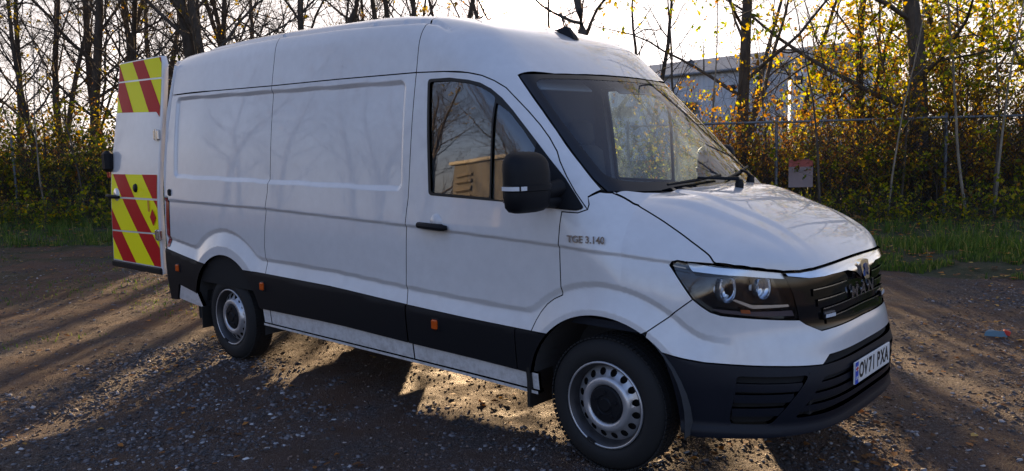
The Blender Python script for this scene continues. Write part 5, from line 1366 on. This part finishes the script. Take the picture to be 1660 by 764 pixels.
for key, k, lab, rz, s in (
    ('bareA', 'a', 'bare tree at the far left edge of the wood', .3, .9),
    ('bareB', 'b', 'slender bare tree left of the leaning fence post', 1.4, .75),
    ('bareA', 'c', 'thin bare tree rising just behind the leaning fence post', 2.2, .72),
    ('bareB', 'd', 'bare tree between the fence post and the thickest left trunk', 4.0, .85),
    ('bareA', 'e', 'thick dark trunk of the bare tree left of the open chevron door', 5.1, 1.15),
    ('bareB', 'f', 'bare tree seen just left of the open chevron door', 2.9, .9),
    ('bareA', 'g', 'bare tree right behind the open chevron door', .9, .95),
    ('bareB', 'h', 'bare tree in the gap between chevron door and van roof', 3.3, .9),
    ('bareB', 'i', 'tall thick trunked bare tree above the rear corner of the van roof', 0.2, 1.25),
    ('bareA', 'j', 'second thick trunk above the rear of the van roof with a long right limb', 1.9, 1.1),
    ('bareA', 'k', 'bare tree above the rear third of the van roof', 3.8, .9),
    ('spread', 'l', 'fan shaped bare tree over the rear roof seam of the van', 1.1, 1.15),
    ('far', 'm', 'fine twigged bare tree right of the fan shaped one', .4, .6),
    ('bareA', 'n', 'bare tree over the middle of the van roof', 2.6, .8),
    ('bareB', 'o', 'bare tree whose forked trunk shows above the front roof seam', 4.4, .95),
    ('bareA', 'p', 'bare trunk just left of the roof seam over the cab', .5, 1.0),
    ('bareB', 'q', 'bare trunk just right of the roof seam over the cab', 1.7, .9),
    ('far', 'r', 'distant bare tree left of the low sun', 2.3, .85),
    ('bareA', 's', 'bare tree beside the low sun and the roof aerial', 5.6, .8),
    ('spread', 't', 'crooked spreading tree right of the roof aerial', 2.5, 1.25),
    ('sapA', 'u', 'thin straight sapling left of the leafy trunk at the windscreen', 0.3, 1.1),
    ('leafA', 'v', 'yellow leaved tree with a stout trunk over the foot of the windscreen', .9, 1.05),
    ('bareB', 'w', 'bare branched tree in front of the corrugated shed', 2.1, .6),
    ('leafA', 'x', 'yellow leaved tree before the white end of the shed', 3.7, .8),
    ('leafB', 'y', 'leaning green and yellow tree with heavy limbs behind the right fence', 2.4, 1.1),
    ('leafC', 'z', 'dense low branched tree behind the right fence post', 4.2, 1.0),
    ('sapB', 'A', 'pale stemmed sapling in front of the fence near the right edge', 1.0, .9),
    ('leafB', 'B', 'thick limbed tree at the right edge of the picture', 5.3, 1.1),
    ('leafC', 'C', 'dense tree outside the right edge over the fence', .7, 1.0),
    ('leafC', 'D', 'far leafy tree seen through the limbs of the leaning tree', 1.5, .95)):
    place(key, *T[k], lab, 'tree', 'trees behind the fence', rz, s)
for s_, off, sc, lab in ((20.9, 4.0, .85, 'leafy tree just behind the leaning trunk'), (22.6, 2.2, .7, 'low leafy tree right of the galvanised post'), (23.6, 4.6, .9, 'leafy tree filling the right edge above the rail'), (24.9, 2.4, .8, 'leafy tree just outside the right edge')):
    x, y = fence_pt(s_, off); place('leafC', x, y, lab, 'tree', 'trees behind the fence', s_ * 2.1, sc)
for s_, off, sc, lab in ((-4.5, 3.5, .9, 'extra bare trunk at the left edge'), (-1.2, 5.2, 1.0, 'dark trunk between the two left trees'), (.9, 3.0, .8, 'dark slim trunk beside the leaning post'), (2.9, 4.6, .95, 'dark trunk beside the thick left trunk'), (4.0, 2.4, .7, 'dark slim trunk next to the chevron door top'), (5.9, 4.0, 1.0, 'dark trunk behind the rear roof corner')):
    x, y = fence_pt(s_, off); place('bareA' if s_ > 1 else 'bareB', x, y, lab, 'tree', 'trees behind the fence', s_ * 1.7, sc)
# saplings among the fence
sp = random.Random(3)
sap_lab = ['nearest the van nose', 'under the yellow tree', 'beside the red and white sign', 'left of the sign', 'crossing the shed wall', 'left of the leaning tree', 'against the leaning trunk', 'right of the leaning trunk', 'by the galvanised post', 'right of the galvanised post', 'close to the right edge', 'last before the right edge', 'left of the chevron door', 'beside the leaning post', 'at the left edge', 'between the two left trunks', 'behind the dead dock stalk', 'just left of the door hinge side']
for i, lab in enumerate(sap_lab):
    if i < 12: sx_ = 17.0 + i * .52 + sp.uniform(-.2, .2); off = sp.uniform(-1.2, 2.2)
    else: sx_ = -2.0 + (i - 12) * 1.1; off = sp.uniform(-.6, 2.0)
    x, y = fence_pt(sx_, off)
    place('sapB' if i % 3 == 0 else 'sapA', x, y, ('pale' if i % 3 == 0 else 'dark') + ' thin sapling ' + lab, 'sapling', 'saplings along the fence', sp.uniform(0, 6), sp.uniform(.65, 1.05), tilt=(sp.uniform(-.12, .12), sp.uniform(-.12, .12)))
# shrubs along the fence
def zone(s_):
    return ('at the left end' if s_ < 1 else 'left of the chevron door' if s_ < 4 else 'behind the open door' if s_ < 7 else 'behind the van' if s_ < 16 else 'beyond the windscreen' if s_ < 18.5 else 'behind the bonnet' if s_ < 20.5 else 'under the leaning tree' if s_ < 21.8 else 'right of the galvanised post' if s_ < 23 else 'at the right edge')
cnt = {}
words = ['first', 'second', 'third', 'fourth', 'fifth', 'sixth', 'seventh', 'eighth', 'ninth', 'tenth', 'eleventh', 'twelfth', 'thirteenth', 'fourteenth', 'fifteenth', 'sixteenth', 'seventeenth', 'eighteenth', 'nineteenth', 'twentieth', 'twenty first', 'twenty second', 'twenty third', 'twenty fourth', 'twenty fifth', 'twenty sixth', 'twenty seventh', 'twenty eighth', 'twenty ninth']
adj = {'tangle': 'tall yellowing twig tangle', 'tangleB': 'green twig tangle', 'bramble': 'dark bramble', 'hedge': 'green and yellow shrub', 'twiggy': 'brown twiggy shrub', 'low': 'low green weeds'}
def shrub(key, s_, off, sc, szz=None, rowname='on the fence line'):
    x, y = fence_pt(s_, off); z = zone(s_); kk = (key, z, rowname); cnt[kk] = cnt.get(kk, 0) + 1
    lab = '%s %s %s, %s' % (words[min(cnt[kk], 20) - 1], adj[key], z, rowname)
    place(key, x, y, lab, 'weeds' if key == 'low' else 'shrub', 'growth along the fence', sp.uniform(0, 6.28), sc, sz=szz)
s_ = -6.5
while s_ < 27:
    right = s_ > 15.5
    mid_ = 6.5 < s_ < 15
    key = sp.choice(['twiggy', 'twiggy', 'twiggy', 'bramble', 'hedge']) if right else sp.choice(['hedge', 'hedge', 'bramble', 'twiggy'])
    shrub(key, s_ + sp.uniform(-.2, .2), sp.uniform(.1, 1.0), sp.uniform(.75, 1.0) * (.8 if right else .92))
    s_ += 2.6 if mid_ else .78
s_ = -7.0
while s_ < 28:
    if 6.8 < s_ < 14.5: s_ += 1.0; continue
    shrub(sp.choice(['bramble', 'hedge', 'twiggy']), s_ + sp.uniform(-.3, .3), sp.uniform(2.0, 3.6), sp.uniform(.9, 1.25) * (.62 if s_ > 15 else .9), rowname='behind the fence')
    s_ += 1.35 if s_ < 15 else 1.0
s_ = 16.6
while s_ < 27:
    if 17.2 < s_ < 20.2: shrub('twiggy', s_, sp.uniform(.2, 1.2), sp.uniform(.75, 1.0), rowname='crossing the fence wire'); s_ += .5; continue
    shrub('tangle' if int(s_ * 10) % 3 else 'tangleB', s_, sp.uniform(.3, 2.6), sp.uniform(.65, 1.1), rowname='rising over the fence'); s_ += .62
s_ = -6.5
while s_ < 7:
    shrub('tangleB' if int(s_ * 10) % 3 else 'tangle', s_, sp.uniform(.5, 2.6), sp.uniform(.55, .95), rowname='rising over the fence'); s_ += .8
s_ = -6.0
while s_ < 26:
    if not 7 < s_ < 15.5:
        shrub('low', s_ + sp.uniform(-.2, .2), sp.uniform(-2.2, -.3), sp.uniform(.7, 1.25), rowname='in front of the fence')
    s_ += .55
for i, (x, y) in enumerate(((-17.7, 1.9), (-17.2, 2.6))): place('dock', x, y, ('dead brown dock stalk on the left verge, the %s one' % ('taller', 'shorter')[i]), 'weed', 'dead dock stalks', i * 2., (1.15, .85)[i])
# deeper woodland, mostly on the left
far_lab = ['deep in the wood at the far left', 'deep in the wood behind the leaning post', 'deep in the wood between the left trunks', 'deep in the wood behind the thick left trunk', 'deep in the wood left of the chevron door', 'deep in the wood behind the chevron door', 'deep in the wood over the rear roof corner', 'far behind the two thick trunks', 'far behind the fan shaped tree', 'far behind the rear roof seam', 'far behind the middle of the roof', 'far behind the cab roof seam', 'far beyond the low sun', 'far behind the crooked spreading tree', 'beside the shed seen over the windscreen', 'right of the shed behind the leafy limbs', 'far behind the right edge']
for i, lab in enumerate(far_lab):
    if i < 7: s_, off = -6 + i * 2.3, 9 + (i % 3) * 3
    elif i < 14: s_, off = 1 + i * 1.1, 16 + (i % 3) * 4
    else: s_, off = (20, 26, 30)[i - 14], (24, 22, 14)[i - 14]
    if i in (8, 9, 11, 12): continue
    x, y = fence_pt(s_, off); place('far', x, y, 'grey woodland tree ' + lab, 'tree', 'trees deeper in the wood', i * 1.3, .85 + .3 * ((i * 7) % 5) / 5)
# dense undergrowth deep in the wood, one mass of twigs and leaves
r2 = np.random.default_rng(55)
def thicket(name, n, s0, s1, o0, o1, h, material, lf):
    s = r2.uniform(s0, s1, n); o = r2.uniform(o0, o1, n); x = FL[0] + FD[0] * s + FN[0] * o; y = FL[1] + FD[1] * s + FN[1] * o
    z = r2.random(n) ** 1.25 * h * (.6 + .5 * vnoise(s * .9, o * .9, 77)); c = np.stack([x, y, z], -1)
    u = r2.normal(0, 1, (n, 3)); u /= np.linalg.norm(u, axis=1)[:, None]; w = np.cross(u, r2.normal(0, 1, (n, 3))); w /= np.linalg.norm(w, axis=1)[:, None]
    sz = lf * r2.uniform(.5, 1.3, n)
    V = np.stack([c - u * sz[:, None], c - w * sz[:, None] * .6, c + u * sz[:, None], c + w * sz[:, None] * .6], 1).reshape(-1, 3)
    return tag(fast_mesh(name, V, np.arange(4 * n).reshape(n, 4), material), kind='stuff')
thicket('woodland_undergrowth', 7500, -12, 5.5, 3.5, 8.5, 1.9, L_DRK, .075)
thicket('woodland_undergrowth', 6500, 15.5, 30, 3.5, 8.5, 1.9, L_DRK, .075)
thicket('woodland_brush', 6000, -14, 6, 8, 16, 2.2, L_BRN, .10)

# ------------------------------------------------------------------ chain link fence
GALV = textured('galvanised_steel', (.16, .18, .21), .55, 60, .15, .002, metal=.5)
fence = empty('chain_link_fence', (float(FR[0]), float(FR[1]), 0)); tag(fence, 'galvanised chain link fence with round posts and a top rail along the trees', 'fence')
fence.location = (0, 0, 0)
Lf = float(np.linalg.norm(FR - FL))
posts = [0.05] + [18.30, 21.56, 24.8, 28.0] + [3.1, 6.2, 9.2, 12.2, 15.25]
for s_ in posts:
    x, y = fence_pt(s_); z = float(ground_z(x, y)); lean = .02 if s_ > 1 else -.10
    b = MB(); b.tube([(x, y, z - .2), (x - lean * .3, y, z + 1.0), (x - lean, y + lean * .3, z + 1.98)], .032, 10); b.tube([(x - lean, y + lean * .3, z + 1.975), (x - lean, y + lean * .3, z + 2.02)], [.037, .01], 10)
    auto_smooth(b.build('post', GALV, fence), 50)
for a_, c_ in ((15.25, 18.30), (18.30, 21.56), (21.56, 24.8), (24.8, 28.0)):
    b = MB(); p0 = fence_pt(a_ + .03, -.05); p1 = fence_pt(c_ - .03, -.05); b.tube([(p0[0], p0[1], 1.97), (p1[0], p1[1], 1.975)], .025, 8); auto_smooth(b.build('top_rail', GALV, fence), 50)
wv = []; wf = []; o = 0; H = 1.9; r_w = .0022
for dirn in (1, -1):
    s_ = -.5 if dirn == 1 else 1.4
    while s_ < 28.5:
        s2 = s_ + dirn * H
        for (q0, q1, z0, z1) in ((s_, s2, .03, .03 + H),):
            a0, a1 = max(0.05, min(28, q0)), max(.05, min(28, q1))
            if abs(a1 - a0) < .05: break
            t0, t1 = (a0 - q0) / (q1 - q0), (a1 - q0) / (q1 - q0)
            A_ = np.array([*fence_pt(a0, -.04), z0 + (z1 - z0) * t0]); B_ = np.array([*fence_pt(a1, -.04), z0 + (z1 - z0) * t1])
            for d in ((0, 0, 1), (FN[0], FN[1], -.5), (-FN[0], -FN[1], -.5)): wv.append(A_ + np.array(d) * r_w)
            for d in ((0, 0, 1), (FN[0], FN[1], -.5), (-FN[0], -FN[1], -.5)): wv.append(B_ + np.array(d) * r_w)
            for k in range(3): wf.append((o + k, o + (k + 1) % 3, o + 3 + (k + 1) % 3, o + 3 + k))
            o += 6
        s_ += .075
wm = fast_mesh('wire_mesh', np.array(wv), np.array(wf), GALV, fence); wm['kind'] = 'stuff'
# small sign wired to the fence
sx0, sx1 = 18.60, 19.10
p0 = fence_pt(18.52, -.08); p1 = fence_pt(19.02, -.08)
sg_ = empty('fence_sign', ((p0[0] + p1[0]) / 2, (p0[1] + p1[1]) / 2, .55), math.atan2(FD[1], FD[0])); tag(sg_, 'weathered red and white sign low on the fence beyond the bonnet', 'sign')
b = MB(); b.box((0, 0, .36), (.48, .006, .58)); b.build('board', textured('faded_white_board', (.27, .21, .21), .6, 8, .3, .002), sg_)
b = MB(); b.box((0, -.0042, .57), (.48, .002, .15)); b.build('red_band', mat('faded_red', (.42, .10, .08), .6), sg_)

# ------------------------------------------------------------------ shed beyond the trees
def wall_run(name, A, B, h0, h1, pitch, depth, material, parent, base=0.0):
    A = np.array(A); B = np.array(B); L = np.linalg.norm(B - A); d = (B - A) / L; nrm = np.array([d[1], -d[0]]); n = int(L / pitch); pf = [(0, 0), (.35, 0), (.45, 1), (.85, 1), (.95, 0)]
    P = []
    for i in range(n):
        for f, k in pf: P.append((i + f, k))
    P.append((n, 0)); V_ = []
    for f, k in P:
        q = A + d * (f * pitch) + nrm * depth * k; t = f / n; V_ += [(q[0], q[1], base), (q[0], q[1], h0 + (h1 - h0) * t)]
    F_ = [(2 * i, 2 * i + 2, 2 * i + 3, 2 * i + 1) for i in range(len(P) - 1)]
    return mesh_obj(name, V_, F_, material, parent)
CLADM = textured('grey_blue_cladding', (.56, .58, .62), .5, 3, .2, .01)
shed = empty('industrial_shed', (-25, 49, 0)); tag(shed, 'long grey corrugated shed with a low roof seen through the trees on the right', 'building'); shed.location = (0, 0, 0)
SA, SB_ = (-46.0, 52.4), (-19.5, 47.85)
wall_run('wall', SA, SB_, 6.35, 6.35, .45, .06, CLADM, shed)
wall_run('wall', SB_, (-17.0, 62.0), 6.35, 6.35, .45, .06, CLADM, shed)
b = MB(); rf = [(-46.2, 52.1, 6.36), (-19.3, 47.5, 6.36), (-16.8, 62, 6.36), (-43.6, 66.6, 6.36)]; rt = [(-44.9, 59.3, 8.1), (-18.0, 54.8, 8.1)]
b.add(rf + rt, [(0, 1, 5, 4), (2, 3, 4, 5), (1, 2, 5), (3, 0, 4)]); b.build('roof', textured('grey_roof_sheet', (.28, .27, .26), .6, 2, .3, .02), shed)
b = MB(); b.tube([(-46.2, 52.05, 6.30), (-19.3, 47.45, 6.30)], .10, 6); b.build('gutter', mat('grey_gutter', (.22, .23, .25), .5), shed)
dsh_ = (np.array(SB_) - np.array(SA)); dsh_ = dsh_ / np.linalg.norm(dsh_)
for t, zc_, w_, h_ in ((18.2, 3.9, 2.2, .8), (24.5, 4.6, .9, .8), (12.0, 3.9, 2.2, .8)):
    q = np.array(SA) + dsh_ * t; R = Matrix.Rotation(math.atan2(dsh_[1], dsh_[0]), 3, 'Z')
    b = MB(); b.box((q[0] + .0, q[1] - .12, zc_), (w_, .10, h_), R); fr_ = b.build('window', mat('window_frame_grey', (.25, .25, .25), .5), shed)
    b = MB(); b.box((q[0] - .0, q[1] - .185, zc_), (w_ - .16, .02, h_ - .16), R); b.build('pane', mat('dark_pane', (.02, .022, .03), .1), fr_)
for t in (22.3, 14.6):
    q = np.array(SA) + dsh_ * t; b = MB(); b.lathe([(.0005, -.25), (.18, -.22), (.22, 0)], 12, c=(q[0], q[1], 5.1)); b.build('wall_lamp', SEAL, shed)
for t in (9.0, 15.5): b = MB(); q = np.array(SA) + dsh_ * t; b.lathe([(.22, 0), (.22, .55), (.34, .60), (.05, .78)], 10, c=(q[0] + 1, q[1] + 3.2, 6.95), axis='z'); b.build('roof_vent', GALV, shed)
wh = empty('white_building', (0, 0, 0)); tag(wh, 'white rendered building end with small dark windows right of the corrugated shed', 'building')
b = MB(); R = Matrix.Rotation(math.atan2(FD[1], FD[0]) - .75, 3, 'Z'); cwh = Vector((-16.6, 46.6, 0)); 
b.box(cwh + Vector((0, 2.0, 3.1)), (4.1, 5.0, 6.2), R, .05); b.build('wall', textured('white_render', (.85, .85, .85), .8, 4, .3, .01), wh)
prf = [(-2.25, 0), (-2.25, .14), (-1.4, .42), (0, .55), (1.4, .42), (2.25, .14), (2.25, 0)]
b = MB(); b.prism(prf, -2.75, 2.75, lambda u, v, d: tuple(cwh + Vector((0, 2.0, 6.21)) + R @ Vector((u, d, v)))); b.build('roof', mat('pale_roof', (.5, .5, .5), .6), wh)
for u, z_, w_, h_ in ((-1.45, 5.15, .55, .5), (.95, 4.4, .45, 1.3), (-.2, 2.2, .5, 1.0)):
    b = MB(); b.box(cwh + Vector((0, 2.0, z_)) + R @ Vector((u, -2.53, 0)), (w_, .08, h_), R); fr_ = b.build('window', SEAL, wh)
    b = MB(); b.box(cwh + Vector((0, 2.0, z_)) + R @ Vector((u, -2.58, 0)), (w_ - .1, .02, h_ - .1), R); b.build('pane', mat('blue_pane', (.05, .07, .12), .1), fr_)
b = MB(); b.box(cwh + Vector((0, 2.0, 2.3)) + R @ Vector((2.35, -2.2, 0)), (.55, .5, 4.4), R); b.build('brick_pier', textured('red_brick', (.28, .13, .09), .8, 12, .4, .01), wh)

# ------------------------------------------------------------------ behind the camera: what the paint and the glass reflect
rl_ = random.Random(12)
back = [(-24, -19), (-20, -18), (-18, -19.5), (-15.5, -20), (-13, -19), (-11, -18.5), (-22.5, -17), (-16.5, -23), (-31, -16), (-27, -22), (-25, -15), (-22, -20), (-19.5, -25), (-17, -21), (-14, -26), (-11, -22), (-8, -27), (-5, -23), (-1, -26), (4, -22), (9, -24), (14, -18), (18, -12), (22, -6), (-36, -20), (-34, -10), (-30, -26), (20, -20)]
for i, (x, y) in enumerate(back):
    place(('far', 'bareA', 'bareB')[i % 3], x, y, 'mirrored bare tree behind the camera, %s along the row from the left' % words[i], 'tree', 'trees behind the camera', rl_.uniform(0, 6), rl_.uniform(.85, 1.25))
cab = empty('site_cabin', (-12.9, -15.4, 0), rad(28)); tag(cab, 'cream site cabin with louvred window mirrored in the van side glass', 'cabin')
CREAM = textured('cream_panel', (.085, .076, .058), .6, 4, .2, .01)
b = MB(); b.box((0, 0, 1.75), (6.0, 2.6, 3.1), bev=.03); b.build('wall', CREAM, cab)
b = MB(); b.box((0, 0, 3.37), (6.3, 2.9, .14), bev=.03); b.build('roof', mat('cabin_roof', (.34, .31, .25), .6), cab)
for k in range(7): b = MB(); b.box((-1.7, 1.33, 1.9 + k * .17), (1.5, .07, .09), Matrix.Rotation(rad(25), 3, 'X')); b.build('louvre', mat('louvre_brown', (.12, .10, .07), .6), cab)
b = MB(); b.box((1.4, 1.34, 1.25), (.95, .06, 2.0)); b.build('door', mat('cabin_door', (.36, .32, .24), .5), cab)
for x in (-2.6, 2.6): b = MB(); b.box((x, 0, .10), (.3, 2.4, .2)); b.build('support', DARK, cab)
skp = empty('waste_skip', (-13.6, -13.0, 0), rad(28)); tag(skp, 'low dark waste skip mirrored along the foot of the van side glass', 'skip')
b = MB(); b.prism([(-1.9, 0), (-2.5, 1.45), (2.5, 1.45), (1.9, 0)], -.8, .8, lambda u, v, d: (u, d, v)); b.build('skip_body', mat('skip_dark_green', (.03, .04, .04), .6), skp)
b = MB(); b.box((0, .82, 1.42), (5.1, .08, .10)); b.build('skip_rim', mat('skip_rim_paint', (.05, .06, .06), .6), skp)
rsg = empty('red_site_sign', (-12.0, -12.4, -.15), rad(30)); tag(rsg, 'low red sign board mirrored in the lower corner of the van side glass', 'sign')
b = MB(); b.box((0, 0, .95), (1.5, .04, .34)); b.build('board', mat('sign_red', (.75, .07, .04), .5), rsg)
for x in (-.6, .6): b = MB(); b.box((x, -.04, .55), (.07, .04, 1.1)); b.build('sign_leg', DARK, rsg)

# crushed packet on the gravel
ck = MB(); ck.add([(-.09, -.03, 0), (.07, -.045, 0), (.10, .02, .012), (-.07, .045, .006), (-.08, -.02, .035), (.05, -.03, .05), (.08, .015, .03), (-.05, .03, .045)], [(3, 2, 1, 0), (4, 5, 6, 7), (0, 1, 5, 4), (1, 2, 6, 5), (2, 3, 7, 6), (3, 0, 4, 7)])
lit = ck.build('crushed_packet', mat('pale_blue_packet', (.06, .15, .22), .4), None); lit.location = (.9, 3.41, float(ground_z(.9, 3.41))); lit.rotation_euler = (0, 0, .3)
tag(lit, 'crushed pale blue drink packet with a red corner lying on the gravel at right', 'litter')
b = MB(); b.box((.075, .0, .032), (.05, .05, .035), Matrix.Rotation(.3, 3, 'Y')); b.build('red_corner', mat('packet_red', (.5, .04, .03), .4), lit)
